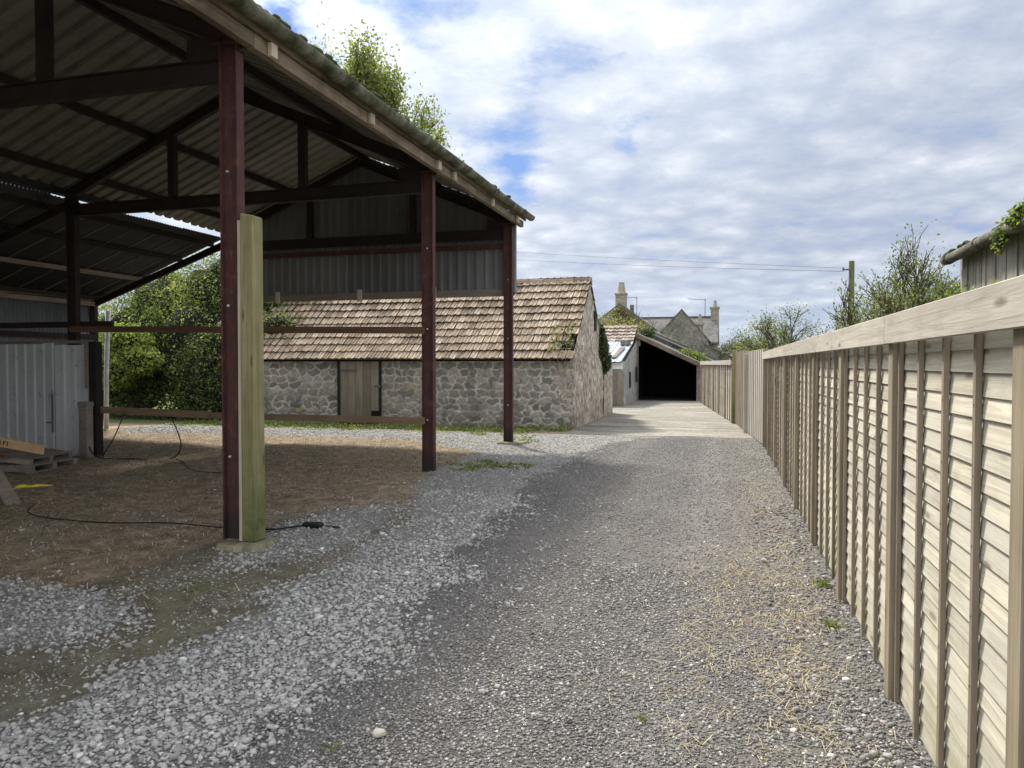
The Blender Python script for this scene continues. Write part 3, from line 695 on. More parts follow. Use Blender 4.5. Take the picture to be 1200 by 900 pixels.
# roof sheeting
ang = math.atan(.42); Lr = (XR-0 - (-4.0))  # negative
m = MB()
sl_len = 3.55/math.cos(ang)
sheeting(m, (-3.95,-3.4,zr(-3.95)+.012), (0,1,0), (-math.cos(ang),0,math.sin(ang)), (math.sin(ang),0,math.cos(ang)), 18.55, sl_len, .27, .045, 'box', 1.08, 3)
sheeting(m, (-11.1,-3.4,zr(-11.1)), (0,1,0), (math.cos(ang),0,math.sin(ang)), (-math.sin(ang),0,math.cos(ang)), 18.55, sl_len, .27, .045, 'box', 1.08, 3)
m.build('roof_sheeting', M['asb'], barn, thick=.007)
m = MB(); m.tube([(XR,-3.4,zr(XR)+.0),(XR,15.15,zr(XR))], .10, 10); m.build('ridge_cap', M['asb_top'], barn)
a2 = math.atan(.37); m = MB()
ll = 3.75/math.cos(a2)
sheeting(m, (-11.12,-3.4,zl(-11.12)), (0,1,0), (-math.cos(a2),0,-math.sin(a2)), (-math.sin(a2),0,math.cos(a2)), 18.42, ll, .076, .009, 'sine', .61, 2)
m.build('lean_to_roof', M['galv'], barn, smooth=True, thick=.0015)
# battens (bright lap lines) under the lean-to
m = MB(); 
for k in range(30):
    y = -3.2+.61*k; m.bar((-11.3,y,zl(-11.3)-.02),(-14.7,y,zl(-14.7)-.02),.022,.012)
m.build('sheet_laps', M['asb_top'], barn)
# flashing that closes the strip above the lean-to except the last bay
m = MB(); m.box(-11.19,-11.16,-3.4,11.75,zl(-11.12)+.045,4.72)
m.box(-11.05,-11.02,-3.4,11.75,4.52,4.80)
y = -3.4
while y < 10.4: m.box(-11.188,-11.162,y,y+.052,zl(-11.12)-.01,zl(-11.12)+.047); y += .076
m.build('eaves_flashing', M['galv'], barn)
# outer wall of the lean-to
m = MB(); sheeting(m, (XO-.05,-3.4,.02), (0,1,0), (0,0,1), (1,0,0), 18.2, zl(XO)-.1, .1,.012,'sine',.8,1); m.build('outer_wall', M['galv_wall'], barn, smooth=True, thick=.0015)
m = MB(); m.bar((XO+.08,-3.3,zl(XO)-.16),(XO+.08,14.7,zl(XO)-.16),.06,.1); m.build('wall_plate', M['old_wood_y'], barn)
m = MB(); m.bar((XO+.07,-3.3,2.25),(XO+.07,14.7,2.25),.07,.12); m.build('side_rail', M['dsteel'], barn)
# far gable cladding
m = MB()
sheeting(m, (-10.95,14.93,3.04), (1,0,0), (0,0,1), (0,-1,0), 6.85, 1, .2,.03,'box',1.0,1, fn=lambda a: (0, zr(-10.95+a)-3.04-.01))
m.build('gable_cladding', M['cladding'], barn, thick=.0015)
m = MB(); m.bar((XW,14.84,3.06),(XE-.1,14.84,3.06),.05,.15); p = m.build('bottom_rail', M['old_wood'], barn)
for x in (-9.6,-7.6,-5.9):
    b = MB(); b.box(x-.05,x+.05,14.77,14.812,2.95,3.2); b.build('cleat', M['pale_wood'], p)
m = MB(); m.bar((XW+.06,14.8,4.0),(XE-.1,14.8,4.0),.05,.1); m.build('sheeting_rail', M['steel'], barn)
# eaves timber, fascia, gutter
m = MB(); 
for y0,y1 in ((-3.4,1.28),(1.29,5.9),(5.91,10.6),(10.61,15.1)): m.box(-4.13,-4.05,y0,y1,4.40+random.uniform(-.006,.006),4.53)
m.build('eaves_beam', M['eaves_wood'], barn, bevel=.004)
m = MB(); m.box(-4.035,-4.01,-3.4,15.15,4.535,4.592); m.build('fascia_strip', M['eaves_wood'], barn)
for y in (3.9,6.15,8.15,10.3,10.95,12.9,14.55):
    m = MB(); m.box(-4.045,-4.0,y-.05,y+.05,4.40,4.525); m.build('eaves_block', M['pale_wood'], barn, bevel=.004)
m = MB(); gx, gz = -3.925, 4.63; ng = 10
prof = [(math.cos(PI+PI*k/ng)*.085, math.sin(PI+PI*k/ng)*.085) for k in range(ng+1)] + [(math.cos(2*PI-PI*k/ng)*.07, math.sin(2*PI-PI*k/ng)*.07) for k in range(ng+1)]
segs = np.linspace(-3.4,15.25,60)
for i in range(59):
    y0, y1 = segs[i], segs[i+1]; s0, s1 = [.008*math.sin(q*1.3) for q in (y0,y1)]
    n = len(prof); vs = [(gx+a, y0, gz+b+s0) for a,b in prof]+[(gx+a, y1, gz+b+s1) for a,b in prof]
    m.add(vs, [(k,(k+1)%n,(k+1)%n+n,k+n) for k in range(n)], .5)
g = m.build('gutter', M['gutter'], barn, smooth=True)
for y in np.arange(-2,15.4,1.83):
    c = MB(); pr2 = [(math.cos(PI+PI*k/ng)*.099, math.sin(PI+PI*k/ng)*.099) for k in range(ng+1)] + [(math.cos(2*PI-PI*k/ng)*.086, math.sin(2*PI-PI*k/ng)*.086) for k in range(ng+1)]
    n = len(pr2); c.add([(gx+a,y-.05,gz+b) for a,b in pr2]+[(gx+a,y+.05,gz+b) for a,b in pr2], [(k,(k+1)%n,(k+1)%n+n,k+n) for k in range(n)]+[tuple(range(n-1,-1,-1)),tuple(range(n,2*n))])
    c.build('collar', M['gutter'], g)
# moss lumps on gutter and roof edge
bl = []
for k in range(260):
    y = random.choice([random.gauss(6.6,1.0), random.uniform(1,15)]); s = random.uniform(.015,.045)
    bl.append((-3.93-random.uniform(-.04,.14), y, 4.63+random.uniform(0,.05), s*1.1,s*2.2,s*.7))
core(bl, 1, 'moss', barn, M['moss'])['kind'] = 'stuff'
bl = []
for k in range(230):
    y = random.gauss(6.7,1.0); s = random.uniform(.015,.048)
    bl.append((-3.95-random.uniform(-.03,.12), y, 4.665+random.uniform(0,.05), s,s*1.5,s*.8))
core(bl, 1, 'moss', barn, M['moss'])['kind'] = 'stuff'
# rails across the second bay
m = MB(); m.bar((XW,10.42,2.2),(XE-.02,10.37,2.1),.045,.1); m.build('rail', M['rail_wood'], barn)
m = MB(); m.bar((XW-.4,10.40,.86),(-8.0,10.38,.79),.045,.11); m.build('rail', M['tan_rail'], barn)
m = MB(); m.bar((-7.98,10.38,.78),(XE-.02,10.37,.77),.045,.10); m.build('rail', M['tan_rail'], barn)
m = MB(); m.bar((-16.0,10.62,2.3),(-10.1,10.62,2.29),.05,.1); m.build('rail', M['dsteel'], barn)

# green timber post against the first barn post
t = thing('timber_post', 'thick green stained square timber post bolted beside the nearest barn post', 'post', (-4.12,5.84,0))
m = MB(); m.hexa([(-4.13,5.77,.03),(-3.985,5.77,.03),(-3.985,5.93,.03),(-4.13,5.93,.03),(-4.13,5.78,2.93),(-3.99,5.78,2.90),(-3.99,5.93,2.90),(-4.13,5.93,2.93)], .6)
m.build('shaft', M['green_post'], t, bevel=.012)
m = MB(); m.hexa([(-4.172,5.80,.03),(-4.133,5.80,.03),(-4.133,5.92,.03),(-4.172,5.92,.03),(-4.172,5.81,2.87),(-4.133,5.81,2.87),(-4.133,5.92,2.87),(-4.172,5.92,2.87)], .9)
m.build('packing_board', M['pale_wood'], t)
m = MB(); m.add([(-4.27,5.64,.026),(-4.02,5.67,.03),(-3.91,5.80,.028),(-3.95,5.98,.03),(-4.38,5.98,.03),(-4.38,5.76,.02),(-4.30,5.59,-.05),(-4.0,5.63,-.05),(-3.87,5.79,-.05),(-3.9,6.05,-.05),(-4.43,6.03,-.05),(-4.42,5.73,-.05)],
      [(0,1,2,3,4,5)]+[(k,k+6,(k+1)%6+6,(k+1)%6) for k in range(6)])
tag(m.build('concrete_pad', M['pad'], origin=(-4.2,5.8,0)), 'yellowish concrete footing pad under the nearest barn post', 'footing')
m = MB(); m.add([(-4.42,14.5,.04),(-3.98,14.45,.04),(-3.9,14.95,.04),(-4.5,15.0,.04),(-4.47,14.45,-.05),(-3.93,14.4,-.05),(-3.85,15,-.05),(-4.55,15.05,-.05)], [(0,1,2,3),(0,4,5,1),(1,5,6,2),(2,6,7,3),(3,7,4,0)])
tag(m.build('concrete_pad', M['pad'], origin=(-4.2,14.7,0)), 'small pale footing pad under the farthest barn post', 'footing')

# ------------------------------------------------------------------ sheet partition, pallets and bits on the barn floor
t = thing('sheet_partition', 'low partition of pale grey box profile sheets across the lean-to', 'partition', (-13,10.3,0))
m = MB(); sheeting(m, (-17.2,10.28,.06), (1,0,0), (0,0,1), (0,-1,0), 6.25, 1.88, .2,.022,'box',1.0,1); m.build('sheet', M['partition'], t, thick=.002)
m = MB(); sheeting(m, (-10.95,10.24,.0), (1,.15,0), (0,0,1), (.15,-1,0), .61, 1.93, .2,.022,'box',1.0,1); m.build('sheet', M['partition'], t, thick=.002)
m = MB(); m.bar((-17.2,10.33,1.98),(-10.25,10.33,1.98),.09,.05); m.build('top_board', M['old_wood'], t)
m = MB(); m.box(-10.28,-10.14,10.28,10.42,0,1.98); m.build('end_post', M['dark'], t)
m = MB(); m.box(-10.33,-10.285,10.24,10.36,1.2,1.95); m.build('edge_board', M['old_wood'], t)
m = MB(); m.box(-10.985,-10.965,10.19,10.21,.45,1.1); m.tube([(-11.08,10.18,.62),(-10.97,10.18,.62)], .012); m.build('latch', M['lead'], t)
m = MB(); m.box(-10.33,-10.16,10.1,10.24,0,.90); m.box(-10.34,-10.15,10.09,10.25,.90,.98)
tag(m.build('stub_post', M['old_wood_y'], origin=(-10.25,10.17,0), bevel=.008), 'short brown timber post at the left end of the lower rail', 'post')
m = MB(); m.tube([(-14.55,15.05,0),(-14.5,15.03,1.5),(-14.4,15.0,2.9)], .055, 10)
tag(m.build('drainpipe', M['whitepaint'], origin=(-14.5,15.05,0), smooth=True), 'slim white downpipe at the far corner of the lean-to', 'pipe')

def pallet(name, label, loc, rot, tilt, mat):
    t = thing(name, label, 'pallet', loc, 'old pallets by the partition')
    R = Matrix.Rotation(rot,4,'Z') @ Matrix.Rotation(tilt,4,'Y'); t.rotation_euler = R.to_euler(); t['_o'] = (0,0,0)
    t.scale = (.85,.8,.8)
    for k in range(7):
        m = MB(); x = -.5+k*.155; m.box(x,x+.1,-.6,.6,.12,.138); m.build('deck_board', mat, t)
    for k in range(3):
        m = MB(); y = -.6+k*.55; m.box(-.5,.53,y,y+.1,.022,.118); m.build('bearer', mat, t)
    for k in range(3):
        m = MB(); x = -.5+k*.465; m.box(x,x+.1,-.6,.6,0,.02); m.build('bottom_board', mat, t)
    return t
pallet('pallet', 'grey wooden pallet lying lowest under the orange plank', (-9.95,8.8,.06), .15, .0, M['old_wood'])
pallet('pallet', 'grey wooden pallet tipped on top of the lower one', (-10.1,8.85,.2), .22, .12, M['old_wood'])
m = MB(); m.bar((-11.2,8.1,.72),(-9.2,8.4,.40),.03,.13, tint=.6)
t = m.build('orange_plank', M['orange_wood'], origin=(-9.5,8.4,.4), bevel=.003); tag(t, 'orange brown plank with a black stencil mark leaning on the pallets', 'plank')
# smudged stencil marks on the plank
d = Vector((2.0,.3,-.32)).normalized(); q = Vector((-10.03,8.2755,.533))+Vector((.148,-.989,0))*.016
m = MB(); n_ = Vector((.148,-.989,0)).normalized(); upv = n_.cross(d).normalized()
if upv.z < 0: upv = -upv
for k, (a,b,c,e) in enumerate(((0,-.02,.02,.03),(.03,-.03,.05,-.01),(.07,-.03,.07,.03),(.07,.0,.11,.01),(.12,-.03,.12,.03),(.15,-.03,.18,.03),(.18,.03,.2,-.03),(.24,-.03,.24,.03),(.24,.02,.28,.02),(.30,-.03,.30,.03))):
    P0 = q + n_*.004 + d*a + upv*b; P1 = q + n_*.004 + d*c + upv*e
    m.bar(P0, P1, .012, .003, up=n_)
m.build('stencil_mark', M['black'], t)
for nm, lb, a, b, w_ in (('loose_board','short grey board propped at the left edge below the pallets',(-7.55,6.5,.06),(-8.7,7.1,.5),.15),('loose_board','brown board wedged flat between pallet and plank',(-10.9,8.35,.30),(-9.75,8.3,.30),.10)):
    m = MB(); m.bar(a,b,w_,.03); tag(m.build(nm, M['old_wood_y'] if 'short' in lb else M['rail_wood'], origin=a), lb, 'board')
m = MB(); m.tube([(-8.39,7.22,.04),(-8.38,7.28,.09),(-8.33,7.33,.10),(-8.30,7.38,.075),(-8.25,7.43,.09),(-8.19,7.5,.08),(-8.12,7.58,.07)], [.03,.034,.024,.03,.022,.022,.008], 8)
m.tube([(-8.31,7.30,.05),(-8.25,7.39,.06),(-8.2,7.45,.05)], [.014,.011,.005], 6)
tag(m.build('yellow_strap', M['yellow'], origin=(-8.3,7.3,0), smooth=True), 'crumpled yellow plastic strap lying on the barn floor', 'strap')
def cable(name, label, pts, r=.007):
    # smooth path
    P = [Vector(p) for p in pts]; out = []
    for i in range(len(P)-1):
        p0, p1, p2, p3 = P[max(i-1,0)], P[i], P[i+1], P[min(i+2,len(P)-1)]
        for k in range(6):
            t = k/6; out.append(.5*((2*p1)+(-p0+p2)*t+(2*p0-5*p1+4*p2-p3)*t*t+(-p0+3*p1-3*p2+p3)*t**3))
    out.append(P[-1]); m = MB(); m.tube(out, r, 6); return tag(m.build(name, M['black'], origin=pts[0], smooth=True), label, 'cable')
cable('cable', 'long black cable trailing over the dirt towards the nearest post', [(-7.2,6.45,.09),(-6.9,6.1,.09),(-6.5,5.95,.08),(-5.8,5.95,.07),(-5.2,6.15,.06),(-4.5,6.2,.03)])
cable('cable', 'short black cable lying on the brown dirt in the middle of the barn', [(-8.9,10.6,.06),(-8.2,10.0,.07),(-7.6,9.4,.07),(-7.1,9.2,.06),(-6.4,9.4,.05)])
cable('hose', 'thin black hose looping from the lower rail to the ground', [(-10.3,10.3,.8),(-10.25,10.2,.35),(-9.9,10.05,.09),(-9.3,10.1,.07),(-8.7,10.3,.07),(-8.55,10.38,.3),(-8.75,10.4,.74)], .010)
cable('hose', 'straight black hose hanging from the lower rail', [(-9.65,10.36,.78),(-9.75,10.25,.4),(-9.9,10.15,.08)], .009)
t = thing('extension_lead', 'black plug block on a short lead beside the green post', 'extension lead', (-3.9,6.45,0))
m = MB(); m.box(-3.98,-3.78,6.5,6.6,.01,.06); m.build('plug_block', M['black'], t, bevel=.015)
m = MB(); m.tube([(-4.3,6.3,.02),(-4.15,6.35,.02),(-3.98,6.52,.03)], .009, 6); m.build('lead', M['black'], t)
m = MB(); m.tube([(-3.79,6.57,.03),(-3.72,6.6,.02),(-3.62,6.6,.02)], .008, 6); m.build('lead', M['black'], t)

# ------------------------------------------------------------------ panel fences
def lap_panel(t, y0, y1, hb, hc, nbat, lm='fence_lap', capw=.13, nbrd=25, z0=.03):
    m = MB(); st = (hb-z0)/nbrd
    for k in range(nbrd):
        a = z0+k*st; s1, s2 = random.uniform(-.005,.005), random.uniform(-.005,.005); xx = .012+random.uniform(-.0015,.0015)
        vs = [(xx-.007,y0,a+s1),(xx-.001,y0,a+s1),(xx-.001,y1,a+s2),(xx-.007,y1,a+s2),(xx+.004,y0,a+st*1.25+s1),(xx+.012,y0,a+st*1.25+s1),(xx+.012,y1,a+st*1.25+s2),(xx+.004,y1,a+st*1.25+s2)]
        m.hexa(vs)
    p = m.build('lap_panel', M[lm], t)
    if lm == 'fence_lap' and y0 < 11:
        nl = MB()
        for k in range(nbat):
            y = y0+.02 + (y1-y0-.04)*k/(nbat-1)
            for q in range(0, nbrd, 3): nl.box(-.0175,-.0155,y-.0035,y+.0035,z0+(q+.6)*st-.0035,z0+(q+.6)*st+.0035)
        nl.build('nail_heads', M['lead'], p)['kind'] = 'stuff'
    for k in range(nbat):
        y = y0+.02 + (y1-y0-.04)*k/(nbat-1); b = MB(); b.box(-.016,.004,y-.016,y+.016,z0-.02,hb-.01); b.build('batten', M['batten'], p, bevel=.002)
        if k in (0, nbat-1):
            b = MB(); b.box(.03,.06,y-.019,y+.019,z0,hb-.01); b.build('batten', M['batten'], p)
def fence(name, label, A, B, n, hpost, hb, hc, first, capmat, posts_at=None, nbrd=22, group=None, nbat=5, lm='fence_lap'):
    A = Vector((*A,0)); B = Vector((*B,0)); L = (B-A).length; ang = math.atan2(B.y-A.y, B.x-A.x)-PI/2
    t = thing(name, label, 'fence', A, group); t.rotation_euler = (0,0,ang); t['_o'] = (0,0,0)
    ps = posts_at or [L*k/n for k in range(n+1)]
    for k, y in enumerate(ps):
        m = MB(); h = hpost if k < len(ps)-1 else hc+.06; ln_ = random.uniform(-.008,.006); m.hexa([(-.038,y-.05,-.02),(.045,y-.05,-.02),(.045,y+.05,-.02),(-.038,y+.05,-.02),(-.036+ln_*.3,y-.05+ln_,h),(.045,y-.05+ln_,h),(.045,y+.05+ln_,h),(-.036+ln_*.3,y+.05+ln_,h)]); m.build('post', M['fence_post'], t, bevel=.004)
    for k in range(len(ps)-1):
        lap_panel(t, ps[k]+.055, ps[k+1]-.055, hb+.0, hc, nbat, lm=lm, nbrd=nbrd)
    cuts = [ps[0]-.1] + [ps[k]+(.9 if k % 2 else .0) for k in range(2,len(ps)-2,2)] + [ps[-1]-.06]
    dz0 = 0
    for k in range(len(cuts)-1):
        dz1 = random.uniform(-.008,.008); a, b = cuts[k], cuts[k+1]-.004
        m = MB(); zb, zt = hc-.135, hc
        m.hexa([(-.066,a,zb+dz0),(-.041,a,zb+dz0),(-.041,b,zb+dz1),(-.066,b,zb+dz1),(-.066,a,zt+dz0),(-.041,a,zt+dz0),(-.041,b,zt+dz1),(-.066,b,zt+dz1)])
        m.build('capping_board', capmat, t, bevel=.003)
        dz0 = dz1
    return t
PY = [0,.75+0,2.35,3.98,5.6,7.22,8.92,10.5,12.35,14.1,15.75]
fence('panel_fence', 'long weathered overlap panel fence running down the right side of the lane', (.825,-2.5), (.70,15.75), 0, 1.73, 1.73, 1.835, 0, M['fence_cap'],
      posts_at=[0.0,1.63,3.25]+[y+2.5 for y in PY[2:]])
t = thing('close_board_fence', 'two tone close board section between the long fence and the far fence', 'fence', (.66,15.9,0))
A = Vector((.66,15.85,0)); B = Vector((.2,21.2,0)); n = 34; d = (B-A)/n
for part, mt, a, b, hh in (('grey_boards','close_grey',0,16,1.90),('brown_boards','close_brown',16,34,1.93)):
    m = MB()
    for k in range(a,b):
        P0 = A+d*k; P1 = A+d*(k+.97); off = .012*(k%2); h = hh+random.uniform(-.012,.012)
        m.hexa([(P0.x-off,P0.y,.03),(P0.x+.02-off,P0.y,.03),(P1.x+.02-off,P1.y,.03),(P1.x-off,P1.y,.03),(P0.x-off,P0.y,h),(P0.x+.02-off,P0.y,h),(P1.x+.02-off,P1.y,h),(P1.x-off,P1.y,h)])
    m.build('board_panel', M[mt], t)
for q, hh in ((B,1.97),(A+d*16,1.86)):
    m = MB(); m.box(q.x-.09,q.x+.05,q.y+.01,q.y+.16,0,hh); m.build('post', M['green_post'] if hh > 1.9 else M['close_grey'], t, bevel=.005)
for z in (.4,1.5):
    m = MB(); m.bar(A+Vector((.05,0,z)),B+Vector((.05,0,z)),.04,.08); m.build('rail', M['fence_post'], t)
fence('panel_fence', 'short far run of fence panels with pale capping beside the open shed', (.12,21.5), (-1.05,32.2), 6, 1.63, 1.63, 1.72, 0, M['close_grey'], nbrd=18, nbat=4, lm='close_grey')

# ------------------------------------------------------------------ stone outbuilding
XL, XRt, YF, YB, RZ, EZ = -14.6, -3.68, 18.4, 23.0, 3.90, 1.86
ob = thing('stone_outbuilding', 'long low rubble stone outbuilding with clay pantile roof', 'outbuilding', (-9,YF,0))
def rubble(w_, h_, res=.026, rowh=.165, ln=.28):
    nxs, nzs = int(w_/res)+1, int(h_/res)+1; gx_, gz_ = np.meshgrid(np.linspace(0,w_,nxs), np.linspace(0,h_,nzs))
    S = []; z = 0
    while z < h_+rowh:
        rh = rowh*rng.uniform(.7,1.25); x = -rng.uniform(0,ln)
        while x < w_+ln:
            l = ln*rng.uniform(.5,1.5); S.append((x+l/2+rng.normal(0,.04), z+rh/2+rng.normal(0,.018), l, rh)); x += l
        z += rh
    S = np.array(S); P = np.stack([gx_.ravel(), gz_.ravel()],1)
    P = P + np.stack([.03*np.sin(P[:,1]*23+P[:,0]*7), .02*np.sin(P[:,0]*19+P[:,1]*5)],1)
    tn = rng.random(len(S)); out = np.zeros(len(P)); st = np.zeros(len(P)); hh = rng.uniform(.3,1,len(S))
    for c in range(0,len(P),4000):
        q = P[c:c+4000]; D = ((np.abs(q[:,None,0]-S[None,:,0])/(S[None,:,2]/S[None,:,3]*.55+.55))**3 + np.abs(q[:,None,1]-S[None,:,1])**3)**(1/3)
        idx = np.argpartition(D,2,axis=1)[:,:2]; dd = np.take_along_axis(D,idx,1); o = np.argsort(dd,1)
        i1 = np.take_along_axis(idx,o[:,:1],1)[:,0]; dd = np.sort(dd,1)
        e = dd[:,1]-dd[:,0]; out[c:c+4000] = e; st[c:c+4000] = tn[i1] + 0*hh[i1]
    mort = 1-ss(.012,.036,out); disp = ss(.0,.03,out)*.02*(.5+st) + .008*np.sin(P[:,0]*60)*np.sin(P[:,1]*70)
    F = []; i = np.arange((nxs-1)*(nzs-1)); r_, c_ = i//(nxs-1), i%(nxs-1); a = r_*nxs+c_
    return gx_.ravel(), gz_.ravel(), disp, st, mort, np.stack([a,a+1,a+nxs+1,a+nxs],1)
gx_, gz_, dp, st, mo, F = rubble(XRt-XL, EZ)
# lichen-yellow quoins near the corner
V = np.stack([XL+gx_, YF-dp, gz_-.03], 1)
V[:,0] += np.where(gx_ > XRt-XL-.02, .0, 0)
o = np_obj('front_wall', V, F, np.zeros(len(F)), M['stone'], ob, smooth=False, vattrs={'stone':st,'mortar':mo})
def grid_wall(x, yz_fn, n1, n2):
    pass
m = MB(); YR = (YF+YB)/2
# gable: fine grid clipped to the gable outline
ny_, nz_ = 60, 60; ys_ = np.linspace(YF,YB,ny_)
vs = []; 
for yy in ys_:
    top = EZ + (RZ-.02-EZ)*(1-abs(yy-YR)/(YB-YR)) + .02*math.sin(yy*17)
    for k in range(nz_):
        z = top*k/(nz_-1); vs.append((XRt+.03+.035*mnoise.noise(Vector((0,yy*1.3,z*1.3)))+.02*mnoise.noise(Vector((3,yy*6,z*6)))+.012*mnoise.noise(Vector((3,yy*15,z*15))), yy, z-.03))
fs = [(i*nz_+k,(i+1)*nz_+k,(i+1)*nz_+k+1,i*nz_+k+1) for i in range(ny_-1) for k in range(nz_-1)]
m.add(vs, fs, .5)
m.add([(XRt+.03,YF,0),(XRt+.03,YF-.03,EZ),(XRt-.35,YF-.03,EZ),(XRt-.35,YF,0)],[(0,1,2,3)],.5)
m.build('gable_wall', M['render'], ob)
m = MB(); m.box(XL,XRt,YB-.4,YB,-.03,EZ-.02); m.box(XL,XL+.4,YF+.03,YB-.4,-.03,EZ-.02); m.box(XL+.4,XRt-.02,YF+.06,YF+.4,-.03,EZ-.03)
m.add([(XL+.05,YF,EZ-.02),(XL+.05,YB,EZ-.02),(XL+.05,YR,RZ-.16)],[(0,1,2)],.5)
m.build('rear_wall', M['render'], ob)
def pantiles(mb, o, u, v, nrm, W, L, tw=.19, tl=.31, miss=None):
    tw = W/round(W/tw)
    o,u,v,nrm = Vector(o),Vector(u).normalized(),Vector(v).normalized(),Vector(nrm).normalized()
    nc, nr = int(round(W/tw)), int(L/tl+.99)
    for r in range(nr):
        for c in range(nc):
            if miss and miss(c,nc,r,nr): continue
            j = [random.gauss(0,.004) for _ in range(3)]; sk = random.gauss(0,.006); K = 6; vs = []
            s_ = -.045*math.sin(PI*c/nc)*math.sin(PI*r/nr) + .025*mnoise.noise(Vector((c*.12,r*.3,0)))
            for e, (vv, hh) in enumerate(((0,.058),(1.10,.004))):
                for k in range(K+1):
                    a = k/K; prof = .034*math.sin(2*PI*a-.6) if a < .62 else .034*math.sin(2*PI*.62-.6)+(a-.62)*.07
                    vs.append(o + u*((c+a*1.06)*tw+sk*(1-e)) + v*((r+vv)*tl+j[0]) + nrm*(prof+hh+j[1]+s_+j[2]*(a-.5)))
            for k in range(K+1): vs.append(vs[k]-nrm*.024+v*.004)
            fs = [(k,k+1,k+K+2,k+K+1) for k in range(K)] + [(k+1,k,k+2*K+2,k+2*K+3) for k in range(K)]
            mb.add(vs, fs)
sv = Vector((0,YR-(YF-.2),RZ-(EZ-.16))); nv_ = Vector((0,-sv.z,sv.y)).normalized()
m = MB(); pantiles(m, (XL-.05,YF-.2,EZ-.15), (1,0,0), sv, nv_, XRt-XL+.08, sv.length-.03,
                   miss=lambda c,nc,r,nr: (nc-c<=1 and r in (1,2)) or (nc-c<=2 and r==1))
m.build('roof', M['tile'], ob, smooth=False)
sv2 = Vector((0,YR-(YB+.2),RZ-(EZ-.16))); m = MB(); pantiles(m, (XRt+.05,YB+.2,EZ-.15), (-1,0,0), sv2, Vector((0,-sv2.z,sv2.y)).normalized()*-1, XRt-XL+.1, sv2.length-.03)
m.build('roof', M['tile'], ob)
m = MB()   # dark boarding under the tiles
m.add([(XL,YF-.12,EZ-.18),(XRt-.03,YF-.12,EZ-.18),(XRt-.03,YR,RZ-.13),(XL,YR,RZ-.13)],[(0,1,2,3)]); m.add([(XL,YB+.1,EZ-.12),(XRt-.03,YB+.1,EZ-.12),(XRt-.03,YR,RZ-.14),(XL,YR,RZ-.14)],[(0,1,2,3)])
m.build('roof_boarding', M['dark'], ob)
m = MB()
x = XL
while x < XRt+.02:
    l = .42; m.extrude((x,YR,RZ+.03+.01*math.sin(x*3)),(min(x+l-.01,XRt+.06),YR,RZ+.03+.01*math.sin(x*3)),[(-.13,-.07),(.13,-.07),(.10,.02),(.04,.06),(-.04,.06),(-.10,.02)]); x += l
m.build('ridge_tiles', M['tile'], ob)
m = MB(); m.box(XL,XRt-.02,YF-.10,YF-.03,EZ-.13,EZ-.03); m.build('wall_plate', M['old_wood'], ob)
m = MB()
for k in range(5):
    x0 = -9.98+k*.225; zb = .12+random.uniform(0,.06)+(.25 if k==4 else 0); m.box(x0,x0+.215,YF-.105,YF-.07,zb,EZ-.17+.0)
p = m.build('door', M['door_wood'], ob)
m = MB(); m.box(-8.98,-8.80,YF-.13,YF-.107,1.0,1.05); m.build('hinge', M['lead'], p)
m = MB(); m.box(-9.98,-9.5,YF-.125,YF-.107,1.42,1.47); m.build('hinge', M['lead'], p)
m = MB(); m.box(-10.08,-9.99,YF-.10,YF-.04,0,EZ-.14); m.box(-8.84,-8.81,YF-.10,YF-.04,0,EZ-.14); m.box(-9.99,-8.84,YF-.062,YF-.055,0,EZ-.14); m.build('door_frame', M['dark'], ob)
m = MB(); m.box(XRt-.0,XRt+.085,YF+2.75,YF+3.05,2.55,3.1); m.build('vent_slot', M['dark'], ob)
# lower yard wall continuing from the gable
m = MB(); vs = []; 
for i in range(20):
    yy = YB+.02+i*.1
    for k in range(16):
        z = (1.62+.06*math.sin(yy*9))*k/15; vs.append((XRt+.02+.05*mnoise.noise(Vector((1,yy*1.5,z*1.5)))+.02*mnoise.noise(Vector((5,yy*6,z*6))), yy, z-.02))
m.add(vs, [(i*16+k,(i+1)*16+k,(i+1)*16+k+1,i*16+k+1) for i in range(19) for k in range(15)], .5)
m.box(XRt-.3,XRt-.06,YB+.02,YB+1.9,-.02,1.55,.5); m.box(XRt-.28,XRt+.02,YB+.03,YB+1.91,1.53,1.60,.5)
m.add([(XRt+.03,YB+1.92,0),(XRt-.3,YB+1.92,0),(XRt-.3,YB+1.92,1.58),(XRt+.02,YB+1.92,1.58)],[(0,1,2,3)],.5)
tag(m.build('yard_wall', M['render'], origin=(XRt,YB+1,0)), 'short sandy rendered yard wall adjoining the outbuilding gable', 'wall')

# ------------------------------------------------------------------ far sheds
t = thing('lean_to_annexe', 'small whitewashed annexe with pale blue sheet roof and pantiles', 'annexe', (-5,29,0))
m = MB(); m.box(-6.4,-4.0,29,29.2,-.02,1.68,.5); m.build('front_wall', M['white'], t)
m = MB(); m.add([(-3.78,29.0,-.02),(-3.9,33.9,-.02),(-3.9,33.9,2.65),(-3.78,29.0,1.72)],[(0,1,2,3)],.5); m.add([(-3.98,29.2,-.02),(-4.1,33.9,-.02),(-4.1,33.9,2.6),(-3.98,29.2,1.7)],[(3,2,1,0)],.5); m.add([(-3.78,29,-.02),(-3.78,29,1.72),(-4.0,29,1.72),(-4.0,29,-.02)],[(0,1,2,3)],.5)
m.build('side_wall', M['white'], t)
m = MB(); m.box(-4.46,-4.10,28.955,28.99,.05,1.42); m.build('door', M['old_wood'], t)
m = MB(); m.box(-4.06,-3.84,28.96,28.99,.05,1.36); m.build('door', M['door_wood'], t)
m = MB(); m.box(-4.70,-4.49,28.97,28.995,0,.4); m.build('gap', M['dark'], t)
m = MB(); m.box(-4.5,-3.84,28.96,28.985,1.42,1.66); m.build('lintel', M['whitepaint'], t)
m = MB()
